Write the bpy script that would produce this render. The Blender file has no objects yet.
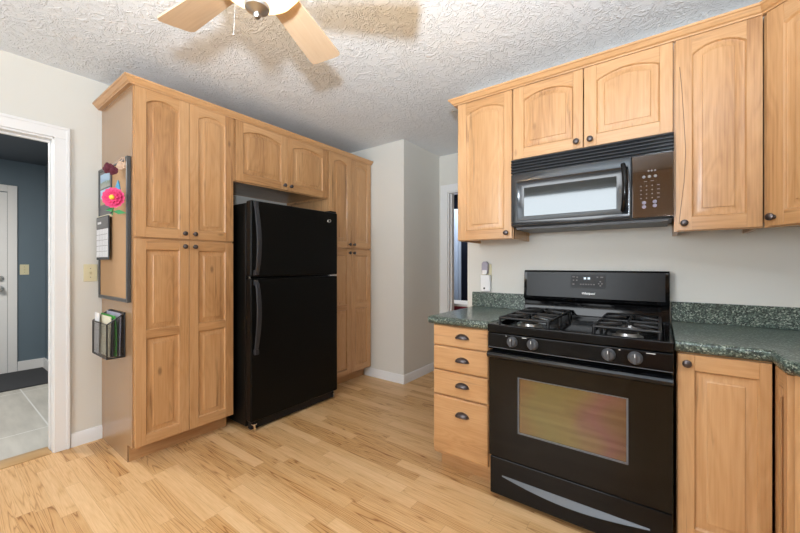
import bpy, bmesh, math, random
from mathutils import Vector, Matrix
from mathutils.geometry import tessellate_polygon
random.seed(7)
R = math.radians
PI = math.pi
S = bpy.context.scene
COL = S.collection

# ------------------------------------------------------------------ camera, world, lights, exposure
CAM_H = 1.2213
cd = bpy.data.cameras.new('camera'); cam = bpy.data.objects.new('camera', cd); COL.objects.link(cam)
cd.sensor_width = 36.0; cd.lens = 351.75 / 800 * 36.0
cd.shift_y = -(266.5 - 264.74) / 800
cd.clip_start = 0.02
cam.location = (0, 0, CAM_H); cam.rotation_euler = (R(90), 0, 0.6346)
S.camera = cam
w = bpy.data.worlds.new('world'); S.world = w; w.use_nodes = True
w.node_tree.nodes['Background'].inputs[0].default_value = (0.75, 0.87, 1.0, 1)
w.node_tree.nodes['Background'].inputs[1].default_value = 1.0
S.view_settings.view_transform = 'Standard'; S.view_settings.look = 'None'
S.view_settings.exposure = 0.12; S.view_settings.gamma = 1.0
S.view_settings.use_curve_mapping = False

def lamp(name, kind, loc, energy, color=(1, 1, 1), rot=(0, 0, 0), **kw):
    l = bpy.data.lights.new(name, kind); l.energy = energy; l.color = color
    for k, v in kw.items(): setattr(l, k, v)
    o = bpy.data.objects.new(name, l); COL.objects.link(o); o.location = loc; o.rotation_euler = rot
    return o
# daylight through the big window behind the photographer
lamp('window_daylight', 'AREA', (-1.26, -1.915, 1.64), 62, (0.93, 0.97, 1.0), (R(90), 0, 0), shape='RECTANGLE', size=1.66, size_y=1.5)
# the photographer's flash on the camera, bounced off the ceiling
lamp('bounce_flash', 'SPOT', (0.05, -0.13, 1.52), 300, (0.78, 0.895, 1.0), (R(150), 0, R(36)), spot_size=R(150), spot_blend=0.9, shadow_soft_size=0.05)
# lamp inside the glass bowl of the ceiling fan
lamp('fan_bulb', 'POINT', (-0.995, 0.60, 2.138), 30, (1.0, 0.72, 0.42), shadow_soft_size=0.022)
# added unseen fill lamps for the entry room and the room past the hall
lamp('entry_room_fill', 'AREA', (-4.4, -0.3, 2.36), 46, (1.0, 0.95, 0.88), (0, 0, 0), shape='RECTANGLE', size=0.5, size_y=0.5)
lamp('far_room_fill', 'AREA', (-2.3, 4.2, 2.40), 20, (1.0, 0.97, 0.93), (0, 0, 0), shape='RECTANGLE', size=0.4, size_y=0.4)

# ------------------------------------------------------------------ helpers
class MB:
    """collects faces; build() links them as one mesh object"""
    def __init__(s): s.v = []; s.f = []; s.m = []; s.b = []; s.mi = 0; s.tone = 0.5
    def face(s, idx):
        s.f.append(tuple(idx)); s.m.append(s.mi); s.b.append(s.tone)
    def add(s, pts):
        n = len(s.v); s.v += [tuple(p) for p in pts]; return n
    def box(s, x0, y0, z0, x1, y1, z1):
        n = s.add([(x0, y0, z0), (x1, y0, z0), (x1, y1, z0), (x0, y1, z0), (x0, y0, z1), (x1, y0, z1), (x1, y1, z1), (x0, y1, z1)])
        for q in ((0, 3, 2, 1), (4, 5, 6, 7), (0, 1, 5, 4), (1, 2, 6, 5), (2, 3, 7, 6), (3, 0, 4, 7)): s.face([n + i for i in q])
        return s
    def prism(s, poly, a, b, ax='y'):
        """poly: list of 2D points; extruded from a to b along ax"""
        def P(p, t):
            return (p[0], t, p[1]) if ax == 'y' else ((t, p[0], p[1]) if ax == 'x' else (p[0], p[1], t))
        k = len(poly); n = s.add([P(p, a) for p in poly] + [P(p, b) for p in poly])
        tri = tessellate_polygon([[Vector((p[0], p[1], 0)) for p in poly]])
        area = sum(poly[i][0] * poly[(i + 1) % k][1] - poly[(i + 1) % k][0] * poly[i][1] for i in range(k))
        convexish = k <= 4
        if convexish:
            s.face([n + i for i in range(k)]); s.face([n + k + i for i in reversed(range(k))])
        else:
            for t in tri:
                s.face([n + i for i in t]); s.face([n + k + i for i in reversed(t)])
        for i in range(k):
            j = (i + 1) % k
            s.face([n + j, n + i, n + k + i, n + k + j])
        return s
    def tube(s, path, r, seg=10, cap=True, flat=1.0, up=None):
        path = [Vector(p) for p in path]; rings = []
        rr = r if isinstance(r, (list, tuple)) else [r] * len(path)
        prev = None
        for i, p in enumerate(path):
            d = (path[min(i + 1, len(path) - 1)] - path[max(i - 1, 0)]).normalized()
            if prev is None:
                u = Vector(up) if up else (Vector((0, 0, 1)) if abs(d.z) < 0.9 else Vector((1, 0, 0)))
            else: u = prev
            u = (u - d * u.dot(d)).normalized(); prev = u
            w_ = d.cross(u)
            rings.append(s.add([p + (u * math.cos(2 * PI * k / seg) * flat + w_ * math.sin(2 * PI * k / seg)) * rr[i] for k in range(seg)]))
        for a, b in zip(rings, rings[1:]):
            for k in range(seg): s.face((a + k, a + (k + 1) % seg, b + (k + 1) % seg, b + k))
        if cap:
            s.face([rings[0] + k for k in reversed(range(seg))]); s.face([rings[-1] + k for k in range(seg)])
        return s
    def lathe(s, prof, c=(0, 0, 0), axis='z', seg=24, sx=1.0, cap=True):
        """prof: (radius, height) pairs"""
        rings = []
        def P(r, h, a):
            x, y = r * math.cos(a) * sx, r * math.sin(a)
            if axis == 'z': q = (x, y, h)
            elif axis == 'y': q = (x, h, y)
            else: q = (h, x, y)
            return (q[0] + c[0], q[1] + c[1], q[2] + c[2])
        for r, h in prof:
            if r < 1e-6: rings.append((s.add([P(0, h, 0)]), 1))
            else: rings.append((s.add([P(r, h, 2 * PI * k / seg) for k in range(seg)]), seg))
        for (a, na), (b, nb) in zip(rings, rings[1:]):
            for k in range(seg):
                k2 = (k + 1) % seg
                if na == 1 and nb == 1: continue
                if na == 1: s.face((a, b + k2, b + k))
                elif nb == 1: s.face((a + k, a + k2, b))
                else: s.face((a + k, a + k2, b + k2, b + k))
        for (a, na), flip in ((rings[0], 1), (rings[-1], 0)):
            if na > 1 and cap:
                ids = [a + k for k in range(na)]; s.face(ids[::-1] if flip else ids)
        return s
    def ball(s, c, r, seg=12, sc=(1, 1, 1)):
        n0 = len(s.v)
        prof = [(math.sin(PI * i / 8), -math.cos(PI * i / 8)) for i in range(9)]
        s.lathe([(max(0, a) if 0 < i < 8 else 0, b) for i, (a, b) in enumerate(prof)], seg=seg)
        for i in range(n0, len(s.v)):
            p = s.v[i]; s.v[i] = (c[0] + p[0] * r * sc[0], c[1] + p[1] * r * sc[1], c[2] + p[2] * r * sc[2])
        return s
    def sweep(s, path, prof, closed=False):
        """path: 2D xy points walked with the outward side on the right; prof: closed list of (out, z)"""
        P = [Vector((p[0], p[1])) for p in path]; rings = []
        for i, p in enumerate(P):
            a = (P[i] - P[i - 1]).normalized() if i > 0 else (P[1] - P[0]).normalized()
            b = (P[i + 1] - P[i]).normalized() if i < len(P) - 1 else a
            na = Vector((a.y, -a.x)); nb = Vector((b.y, -b.x))
            n = (na + nb).normalized(); k = 1.0 / max(0.3, n.dot(na))
            rings.append(s.add([(p.x + n.x * o * k, p.y + n.y * o * k, z) for o, z in prof]))
        m = len(prof)
        for a, b in zip(rings, rings[1:]):
            for k in range(m): s.face((a + k, a + (k + 1) % m, b + (k + 1) % m, b + k))
        s.face([rings[0] + k for k in range(m)]); s.face([rings[-1] + k for k in reversed(range(m))])
        return s
    def build(s, name, mats, parent=None, loc=(0, 0, 0), rz=0, bevel=0, smooth=35, seg=2):
        me = bpy.data.meshes.new(name)
        me.from_pydata(s.v, [], s.f)
        if not isinstance(mats, (list, tuple)): mats = [mats]
        for m in mats: me.materials.append(m)
        me.polygons.foreach_set('material_index', s.m)
        at = me.attributes.new('board', 'FLOAT', 'FACE'); at.data.foreach_set('value', s.b)
        bm = bmesh.new(); bm.from_mesh(me); bmesh.ops.recalc_face_normals(bm, faces=bm.faces); bm.to_mesh(me); bm.free()
        me.polygons.foreach_set('use_smooth', [True] * len(me.polygons))
        me.set_sharp_from_angle(angle=R(smooth))
        me.update()
        o = bpy.data.objects.new(name, me); COL.objects.link(o)
        o.location = loc; o.rotation_euler = (0, 0, rz)
        if parent: o.parent = parent
        if bevel:
            b = o.modifiers.new('bevel', 'BEVEL'); b.width = bevel; b.segments = seg; b.limit_method = 'ANGLE'; b.angle_limit = R(40)
            b.harden_normals = True
        return o

def tag(o, label=None, cat=None, group=None, kind=None):
    for k, v in (('label', label), ('category', cat), ('group', group), ('kind', kind)):
        if v: o[k] = v
    return o
def thing(name, label, cat, loc=(0, 0, 0), rz=0, group=None):
    o = bpy.data.objects.new(name, None); COL.objects.link(o); o.empty_display_size = 0.1
    o.location = loc; o.rotation_euler = (0, 0, rz)
    return tag(o, label, cat, group)
def copy_part(o, parent, loc=None):
    c = o.copy(); COL.objects.link(c); c.parent = parent
    if loc is not None: c.location = loc
    for ch in o.children: copy_part(ch, c)
    return c
def struct(name, mb, mat, bevel=0, **k):
    o = mb.build(name, mat, bevel=bevel, **k); o['kind'] = 'structure'; return o

# ------------------------------------------------------------------ materials
def new_mat(name):
    m = bpy.data.materials.new(name); m.use_nodes = True
    nt = m.node_tree; b = nt.nodes['Principled BSDF']
    return m, nt, b
def N(nt, t, **kw):
    n = nt.nodes.new(t)
    for k, v in kw.items():
        if k.startswith('i_'): n.inputs[k[2:].replace('_', ' ')].default_value = v
        else: setattr(n, k, v)
    return n
def plain(name, col, rough=0.5, metal=0.0, spec=0.5, coat=0.0, bump=0.0, bscale=200.0, emit=None, estr=0.0, croug=0.05):
    m, nt, b = new_mat(name)
    b.inputs['Base Color'].default_value = (*col, 1); b.inputs['Roughness'].default_value = rough
    b.inputs['Metallic'].default_value = metal; b.inputs['Specular IOR Level'].default_value = spec
    b.inputs['Coat Weight'].default_value = coat; b.inputs['Coat Roughness'].default_value = croug
    tc = N(nt, 'ShaderNodeTexCoord')
    n = N(nt, 'ShaderNodeTexNoise'); n.inputs['Scale'].default_value = bscale; n.inputs['Detail'].default_value = 3
    nt.links.new(tc.outputs['Object'], n.inputs['Vector'])
    if bump:
        bp = N(nt, 'ShaderNodeBump'); bp.inputs['Strength'].default_value = bump; bp.inputs['Distance'].default_value = 0.002
        nt.links.new(n.outputs['Fac'], bp.inputs['Height']); nt.links.new(bp.outputs['Normal'], b.inputs['Normal'])
    else:
        mr = N(nt, 'ShaderNodeMapRange'); mr.inputs['To Min'].default_value = max(0, rough - 0.015); mr.inputs['To Max'].default_value = min(1, rough + 0.015)
        nt.links.new(n.outputs['Fac'], mr.inputs['Value']); nt.links.new(mr.outputs['Result'], b.inputs['Roughness'])
    if emit:
        b.inputs['Emission Color'].default_value = (*emit, 1); b.inputs['Emission Strength'].default_value = estr
    return m
def ramp(nt, stops):
    r = N(nt, 'ShaderNodeValToRGB'); e = r.color_ramp.elements
    while len(e) < len(stops): e.new(0.5)
    for el, (p, c) in zip(e, stops): el.position = p; el.color = (*c, 1) if len(c) == 3 else c
    return r
def mixrgb(nt, a, b, fac, mode='MIX'):
    n = N(nt, 'ShaderNodeMix', data_type='RGBA', blend_type=mode)
    for sock, v in ((n.inputs['Factor'], fac), (n.inputs[6], a), (n.inputs[7], b)):
        if hasattr(v, 'default_value'): nt.links.new(v, sock)
        elif isinstance(v, (int, float)): sock.default_value = v
        else: sock.default_value = (*v, 1)
    return n.outputs[2]

def wood(name, axis, light, mid, dark, streak=0.55, rough=0.34):
    """cabinet hardwood: grain along the object's own axis, each board a little different"""
    m, nt, b = new_mat(name); L = nt.links.new
    tc = N(nt, 'ShaderNodeTexCoord'); oi = N(nt, 'ShaderNodeObjectInfo'); at = N(nt, 'ShaderNodeAttribute', attribute_name='board')
    off = N(nt, 'ShaderNodeMath', operation='MULTIPLY_ADD'); off.inputs[1].default_value = 37.0
    L(at.outputs['Fac'], off.inputs[0])
    sc = N(nt, 'ShaderNodeMath', operation='MULTIPLY'); sc.inputs[1].default_value = 53.0; L(oi.outputs['Random'], sc.inputs[0]); L(sc.outputs[0], off.inputs[2])
    cx = N(nt, 'ShaderNodeCombineXYZ')
    for i in range(3): L(off.outputs[0], cx.inputs[i])
    ad = N(nt, 'ShaderNodeVectorMath', operation='ADD'); L(tc.outputs['Object'], ad.inputs[0]); L(cx.outputs[0], ad.inputs[1])
    def mapped(s_long, s_cross):
        mp = N(nt, 'ShaderNodeMapping'); v = [s_cross] * 3; v['xyz'.index(axis)] = s_long
        mp.inputs['Scale'].default_value = v; L(ad.outputs[0], mp.inputs['Vector']); return mp.outputs[0]
    wv = N(nt, 'ShaderNodeTexNoise'); wv.inputs['Scale'].default_value = 1; wv.inputs['Detail'].default_value = 2; wv.inputs['Distortion'].default_value = 0.4
    L(mapped(1.3, 9), wv.inputs['Vector'])
    ml = N(nt, 'ShaderNodeMath', operation='MULTIPLY'); ml.inputs[1].default_value = 11.0; L(wv.outputs['Fac'], ml.inputs[0])
    fr = N(nt, 'ShaderNodeMath', operation='PINGPONG'); fr.inputs[1].default_value = 0.5; L(ml.outputs[0], fr.inputs[0])
    fine = N(nt, 'ShaderNodeTexNoise'); fine.inputs['Scale'].default_value = 1; fine.inputs['Detail'].default_value = 4
    L(mapped(5, 150), fine.inputs['Vector'])
    broad = N(nt, 'ShaderNodeTexNoise'); broad.inputs['Scale'].default_value = 1; broad.inputs['Detail'].default_value = 2
    L(mapped(0.9, 6), broad.inputs['Vector'])
    g1 = N(nt, 'ShaderNodeMath', operation='MULTIPLY'); g1.inputs[1].default_value = 0.20; L(fr.outputs[0], g1.inputs[0])
    g2 = N(nt, 'ShaderNodeMath', operation='MULTIPLY_ADD'); g2.inputs[1].default_value = 0.42; L(fine.outputs['Fac'], g2.inputs[0]); L(g1.outputs[0], g2.inputs[2])
    g3 = N(nt, 'ShaderNodeMath', operation='MULTIPLY_ADD'); g3.inputs[1].default_value = 0.6; L(broad.outputs['Fac'], g3.inputs[0]); L(g2.outputs[0], g3.inputs[2])
    g4 = N(nt, 'ShaderNodeMath', operation='MULTIPLY_ADD'); g4.inputs[1].default_value = 0.22; L(at.outputs['Fac'], g4.inputs[0]); L(g3.outputs[0], g4.inputs[2])
    cr = ramp(nt, [(0.42, light), (0.72, mid), (1.0, dark)])
    L(g4.outputs[0], cr.inputs[0])
    # dark mineral streaks and small knots
    st = N(nt, 'ShaderNodeTexNoise'); st.inputs['Scale'].default_value = 1; st.inputs['Detail'].default_value = 4; st.inputs['Distortion'].default_value = 0.6
    L(mapped(1.6, 26), st.inputs['Vector'])
    sr = ramp(nt, [(0.63, (0, 0, 0)), (0.75, (1, 1, 1))]); L(st.outputs['Fac'], sr.inputs[0])
    sm = N(nt, 'ShaderNodeMath', operation='MULTIPLY'); sm.inputs[1].default_value = streak * 1.2; L(sr.outputs[0], sm.inputs[0])
    c1 = mixrgb(nt, cr.outputs[0], tuple(x * 0.42 for x in dark), sm.outputs[0])
    vo = N(nt, 'ShaderNodeTexVoronoi'); vo.inputs['Scale'].default_value = 1; L(mapped(2.2, 5.0), vo.inputs['Vector'])
    kr = ramp(nt, [(0.03, (1, 1, 1)), (0.075, (0, 0, 0))]); L(vo.outputs['Distance'], kr.inputs[0])
    km = N(nt, 'ShaderNodeMath', operation='MULTIPLY'); km.inputs[1].default_value = 0.6; L(kr.outputs[0], km.inputs[0])
    c2 = mixrgb(nt, c1, tuple(x * 0.35 for x in dark), km.outputs[0])
    L(c2, b.inputs['Base Color'])
    b.inputs['Roughness'].default_value = rough; b.inputs['Coat Weight'].default_value = 0.25; b.inputs['Coat Roughness'].default_value = 0.2
    bp = N(nt, 'ShaderNodeBump'); bp.inputs['Strength'].default_value = 0.08; bp.inputs['Distance'].default_value = 0.001
    L(fine.outputs['Fac'], bp.inputs['Height']); L(bp.outputs['Normal'], b.inputs['Normal'])
    return m
WL, WM, WD = (0.60, 0.35, 0.170), (0.49, 0.26, 0.108), (0.29, 0.13, 0.048)
M = {}
M['wv'] = wood('cabinet_wood_upright', 'z', WL, WM, WD)
M['wh'] = wood('cabinet_wood_level', 'x', WL, WM, WD)
M['wy'] = wood('cabinet_wood_lengthwise', 'y', WL, WM, WD)
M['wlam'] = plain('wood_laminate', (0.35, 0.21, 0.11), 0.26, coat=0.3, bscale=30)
M['wblade'] = wood('fan_blade_maple', 'x', (0.76, 0.57, 0.39), (0.70, 0.50, 0.32), (0.60, 0.40, 0.24), streak=0.1)
M['dark_streak'] = plain('mineral_streak', (0.12, 0.065, 0.035), 0.5)
M['bronze'] = plain('oil_rubbed_bronze', (0.10, 0.085, 0.085), 0.30, metal=0.8)
M['white'] = plain('white_semi_gloss_paint', (0.80, 0.80, 0.80), 0.4, bscale=8)
M['black'] = plain('black_enamel', (0.004, 0.004, 0.0045), 0.10, spec=0.28)
M['black_tex'] = plain('black_textured_steel', (0.0045, 0.0045, 0.0042), 0.30, bump=0.12, bscale=420, spec=0.14)
M['black_plastic'] = plain('black_plastic', (0.010, 0.010, 0.011), 0.38, spec=0.25)
M['grey_plastic'] = plain('charcoal_plastic', (0.075, 0.077, 0.083), 0.42, spec=0.4)
M['black_trim'] = plain('black_satin_trim', (0.008, 0.009, 0.0105), 0.16, spec=0.4)
M['iron'] = plain('cast_iron', (0.009, 0.009, 0.010), 0.42, bump=0.2, bscale=500)
M['grille'] = plain('glossy_black_grille', (0.016, 0.019, 0.023), 0.22, spec=0.6, coat=0.2)
M['fascia'] = plain('satin_black_fascia', (0.009, 0.0105, 0.012), 0.28, spec=0.22)
M['handle_grey'] = plain('dark_grey_handle', (0.028, 0.029, 0.033), 0.4, spec=0.35)
M['silver_grey'] = plain('satin_silver_grey', (0.11, 0.12, 0.135), 0.33)
M['steel'] = plain('brushed_nickel', (0.55, 0.54, 0.52), 0.28, metal=1)
M['chrome'] = plain('bright_zinc', (0.75, 0.75, 0.75), 0.2, metal=1)
M['alu'] = plain('burner_aluminium', (0.5, 0.5, 0.5), 0.35, metal=1)
M['ivory'] = plain('ivory_plastic', (0.68, 0.63, 0.42), 0.4)
M['white_plastic'] = plain('white_plastic', (0.82, 0.82, 0.82), 0.35)
M['lilac'] = plain('lilac_grey_plastic', (0.36, 0.34, 0.42), 0.35)
M['key'] = plain('dim_lilac_keys', (0.16, 0.14, 0.19), 0.45)
M['print_white'] = plain('white_print', (0.88, 0.88, 0.88), 0.5)
M['print_grey'] = plain('grey_print', (0.17, 0.155, 0.15), 0.5)
M['lcd'] = plain('display_digits', (0.3, 0.35, 0.38), 0.4, emit=(0.75, 0.9, 1.0), estr=0.9)
M['mat'] = plain('charcoal_rug', (0.035, 0.037, 0.042), 0.95, bump=0.8, bscale=300)
M['slate'] = plain('slate_blue_paint', (0.13, 0.18, 0.222), 0.6, bump=0.05, bscale=120)
M['slate_shaded'] = plain('shaded_slate_ceiling', (0.085, 0.105, 0.13), 0.7, bump=0.05, bscale=120)  # wall slate darkened, the ceiling's shade put into the colour
M['wall'] = plain('cream_wall_paint', (0.69, 0.675, 0.625), 0.55, bump=0.06, bscale=180)
M['navy'] = plain('navy_paint', (0.02, 0.035, 0.075), 0.6, bump=0.05)
M['curtain'] = plain('pale_blue_curtain', (0.42, 0.52, 0.68), 0.8, bump=0.2, bscale=300)
M['navy_cloth'] = plain('navy_curtain_cloth', (0.018, 0.03, 0.06), 0.85, bump=0.3, bscale=300)
M['red'] = plain('red_painted_wood', (0.23, 0.015, 0.03), 0.4)
M['cork'] = plain('cork', (0.44, 0.265, 0.135), 0.85, bump=0.5, bscale=260)
M['pewter'] = plain('pewter_board', (0.13, 0.13, 0.135), 0.4)
M['frame_grey'] = plain('gunmetal_frame', (0.07, 0.072, 0.075), 0.35, metal=0.3)
M['paper'] = plain('white_paper', (0.78, 0.78, 0.80), 0.7)
M['paper_cream'] = plain('cream_paper', (0.72, 0.68, 0.52), 0.7)
M['green'] = plain('green_card', (0.05, 0.36, 0.05), 0.55)
M['greycard'] = plain('dark_grey_card', (0.05, 0.055, 0.065), 0.6)
M['lilac_card'] = plain('pale_lilac_card', (0.42, 0.40, 0.50), 0.6)
M['pink'] = plain('pink_petal', (0.80, 0.07, 0.22), 0.6)
M['yellow'] = plain('yellow_flower_centre', (0.85, 0.62, 0.05), 0.6)
M['leaf'] = plain('green_leaf', (0.04, 0.28, 0.09), 0.55)
M['blue'] = plain('bright_blue_card', (0.02, 0.30, 0.55), 0.5)
M['maroon'] = plain('dried_rose_petal', (0.09, 0.008, 0.02), 0.8)
M['rosebeige'] = plain('dried_beige_petal', (0.55, 0.38, 0.27), 0.8)
M['threshold'] = wood('threshold_oak', 'y', (0.55, 0.36, 0.17), (0.46, 0.28, 0.12), (0.33, 0.18, 0.07))

def glassy(name, col, rough, metal, film=0):
    m = plain(name, col, rough, metal=metal, coat=1.0, croug=0.02)
    return m
M['micro_glass'] = glassy('mirrored_door_glass', (0.045, 0.051, 0.054), 0.06, 0.85)
M['oven_glass'] = glassy('oven_glass_painted_reflection', (0.20, 0.165, 0.09), 0.05, 0.75)
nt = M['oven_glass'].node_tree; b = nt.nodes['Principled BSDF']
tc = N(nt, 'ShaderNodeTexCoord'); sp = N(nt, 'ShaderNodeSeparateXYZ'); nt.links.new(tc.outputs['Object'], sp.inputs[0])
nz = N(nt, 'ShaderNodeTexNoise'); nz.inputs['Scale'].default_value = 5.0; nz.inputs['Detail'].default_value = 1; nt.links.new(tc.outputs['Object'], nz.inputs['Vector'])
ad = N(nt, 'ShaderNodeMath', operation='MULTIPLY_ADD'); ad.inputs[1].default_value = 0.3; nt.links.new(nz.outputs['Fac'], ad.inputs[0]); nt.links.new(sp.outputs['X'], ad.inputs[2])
cr = ramp(nt, [(0.32, (0.155, 0.10, 0.045)), (0.42, (0.16, 0.145, 0.055)), (0.58, (0.17, 0.14, 0.06)), (0.68, (0.17, 0.085, 0.085)), (0.76, (0.15, 0.10, 0.06))]); nt.links.new(ad.outputs[0], cr.inputs[0]); nt.links.new(cr.outputs[0], b.inputs['Base Color'])  # reflected tan, green and purple painted along x into the coated glass
M['wood_reflection_glass'] = glassy('control_glass_painted_reflection', (0.05, 0.028, 0.015), 0.08, 0.25)  # brown of the reflected wood is put into the control glass colour
M['door_black'] = plain('black_oven_door_glass', (0.004, 0.0035, 0.003), 0.10, spec=0.30)

# frosted lamp bowl: a lit lamp
m, nt, b = new_mat('frosted_bowl_glass'); M['bowl'] = m
b.inputs['Base Color'].default_value = (0.9, 0.85, 0.74, 1); b.inputs['Roughness'].default_value = 0.35
lw = N(nt, 'ShaderNodeTexNoise'); lw.inputs['Scale'].default_value = 14
cr = ramp(nt, [(0.3, (1.0, 0.80, 0.50)), (0.7, (1.0, 0.92, 0.74))]); nt.links.new(lw.outputs['Fac'], cr.inputs[0])
nt.links.new(cr.outputs[0], b.inputs['Emission Color']); b.inputs['Emission Strength'].default_value = 0.35
tl = N(nt, 'ShaderNodeBsdfTranslucent'); tl.inputs[0].default_value = (0.95, 0.90, 0.80, 1); mx = N(nt, 'ShaderNodeMixShader'); mx.inputs[0].default_value = 0.65
nt.links.new(b.outputs[0], mx.inputs[1]); nt.links.new(tl.outputs[0], mx.inputs[2]); nt.links.new(mx.outputs[0], nt.nodes['Material Output'].inputs[0])

# ceiling: hand-trowelled white texture
m, nt, b = new_mat('textured_white_ceiling'); M['ceil'] = m; L = nt.links.new
tc = N(nt, 'ShaderNodeTexCoord')
wp = N(nt, 'ShaderNodeTexNoise'); wp.inputs['Scale'].default_value = 6; wp.inputs['Detail'].default_value = 3
L(tc.outputs['Object'], wp.inputs['Vector'])
vs = N(nt, 'ShaderNodeVectorMath', operation='SCALE'); vs.inputs['Scale'].default_value = 0.28; L(wp.outputs['Color'], vs.inputs[0])
va = N(nt, 'ShaderNodeVectorMath', operation='ADD'); L(tc.outputs['Object'], va.inputs[0]); L(vs.outputs[0], va.inputs[1])
n1 = N(nt, 'ShaderNodeTexNoise'); n1.inputs['Scale'].default_value = 21; n1.inputs['Detail'].default_value = 3.5; n1.inputs['Roughness'].default_value = 0.55; n1.inputs['Distortion'].default_value = 1.6
L(va.outputs[0], n1.inputs['Vector'])
rr = ramp(nt, [(0.47, (0, 0, 0)), (0.62, (0.75, 0.75, 0.75)), (0.80, (1, 1, 1))]); L(n1.outputs['Fac'], rr.inputs[0])
n3 = N(nt, 'ShaderNodeTexNoise'); n3.inputs['Scale'].default_value = 90; n3.inputs['Detail'].default_value = 2; L(tc.outputs['Object'], n3.inputs['Vector'])
ma = N(nt, 'ShaderNodeMath', operation='MULTIPLY_ADD'); ma.inputs[1].default_value = 0.15; L(n3.outputs['Fac'], ma.inputs[0]); L(rr.outputs[0], ma.inputs[2])
bp = N(nt, 'ShaderNodeBump'); bp.inputs['Strength'].default_value = 0.62; bp.inputs['Distance'].default_value = 0.009
L(ma.outputs[0], bp.inputs['Height']); L(bp.outputs['Normal'], b.inputs['Normal'])
b.inputs['Base Color'].default_value = (0.79, 0.83, 0.87, 1); b.inputs['Roughness'].default_value = 0.7

# floor: oak laminate strips running along x
m, nt, b = new_mat('oak_laminate_strips'); M['floor'] = m; L = nt.links.new
tc = N(nt, 'ShaderNodeTexCoord'); sp = N(nt, 'ShaderNodeSeparateXYZ'); L(tc.outputs['Object'], sp.inputs[0])
def mth(op, a, b_=None, c=None):
    n = N(nt, 'ShaderNodeMath', operation=op)
    for i, v in enumerate((a, b_, c)):
        if v is None: continue
        if hasattr(v, 'default_value'): L(v, n.inputs[i])
        else: n.inputs[i].default_value = v
    return n.outputs[0]
SW = 0.066
row = mth('DIVIDE', sp.outputs['Y'], SW); rid = mth('FLOOR', row); rfr = mth('FRACT', row)
wn = N(nt, 'ShaderNodeTexWhiteNoise', noise_dimensions='1D'); L(rid, wn.inputs['W'])
colm = mth('ADD', mth('DIVIDE', sp.outputs['X'], 0.62), mth('MULTIPLY', wn.outputs['Value'], 7.3)); cid = mth('FLOOR', colm); cfr = mth('FRACT', colm)
cv = N(nt, 'ShaderNodeCombineXYZ'); L(rid, cv.inputs[0]); L(cid, cv.inputs[1])
wn2 = N(nt, 'ShaderNodeTexWhiteNoise', noise_dimensions='2D'); L(cv.outputs[0], wn2.inputs['Vector'])
offv = N(nt, 'ShaderNodeVectorMath', operation='SCALE'); offv.inputs['Scale'].default_value = 31.0; L(wn2.outputs['Color'], offv.inputs[0])
pv = N(nt, 'ShaderNodeVectorMath', operation='ADD'); L(tc.outputs['Object'], pv.inputs[0]); L(offv.outputs[0], pv.inputs[1])
def fmap(sx, sy):
    mp = N(nt, 'ShaderNodeMapping'); mp.inputs['Scale'].default_value = (sx, sy, 1); L(pv.outputs[0], mp.inputs['Vector']); return mp.outputs[0]
a1 = N(nt, 'ShaderNodeTexNoise'); a1.inputs['Scale'].default_value = 1; a1.inputs['Detail'].default_value = 1.5; a1.inputs['Distortion'].default_value = 0.3; L(fmap(0.55, 18), a1.inputs['Vector'])
ring = mth('PINGPONG', mth('MULTIPLY', a1.outputs['Fac'], 17.0), 0.5)
a2 = N(nt, 'ShaderNodeTexNoise'); a2.inputs['Scale'].default_value = 1; a2.inputs['Detail'].default_value = 4; L(fmap(10, 190), a2.inputs['Vector'])
rs = ramp(nt, [(0.0, (1, 1, 1)), (0.22, (0.25, 0.25, 0.25)), (0.5, (0, 0, 0))]); L(mth('MULTIPLY', ring, 2.0), rs.inputs[0])
contrast = mth('MULTIPLY', mth('SUBTRACT', wn2.outputs['Value'], 0.0), 0.82)
g = mth('ADD', mth('MULTIPLY', rs.outputs[0], contrast), mth('MULTIPLY', a2.outputs['Fac'], 0.55))
fc = ramp(nt, [(0.16, (0.78, 0.525, 0.285)), (0.42, (0.66, 0.41, 0.195)), (0.9, (0.36, 0.175, 0.065))]); L(g, fc.inputs[0])
tonev = mth('MULTIPLY_ADD', wn2.outputs['Value'], 0.28, 0.77)
tone = N(nt, 'ShaderNodeCombineXYZ')
for i in range(3): L(tonev, tone.inputs[i])
c1 = mixrgb(nt, fc.outputs[0], (0.80, 0.70, 0.56), wn2.outputs['Value'], 'MULTIPLY')
seam = mth('MAXIMUM', mth('LESS_THAN', rfr, 0.018), mth('LESS_THAN', cfr, 0.003))
c2 = mixrgb(nt, c1, (0.33, 0.19, 0.09), mth('MULTIPLY', seam, 0.55))
L(c2, b.inputs['Base Color']); b.inputs['Roughness'].default_value = 0.36; b.inputs['Specular IOR Level'].default_value = 0.3
bp = N(nt, 'ShaderNodeBump'); bp.inputs['Strength'].default_value = 0.08; bp.inputs['Distance'].default_value = 0.001; L(a2.outputs['Fac'], bp.inputs['Height']); L(bp.outputs['Normal'], b.inputs['Normal'])

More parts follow.
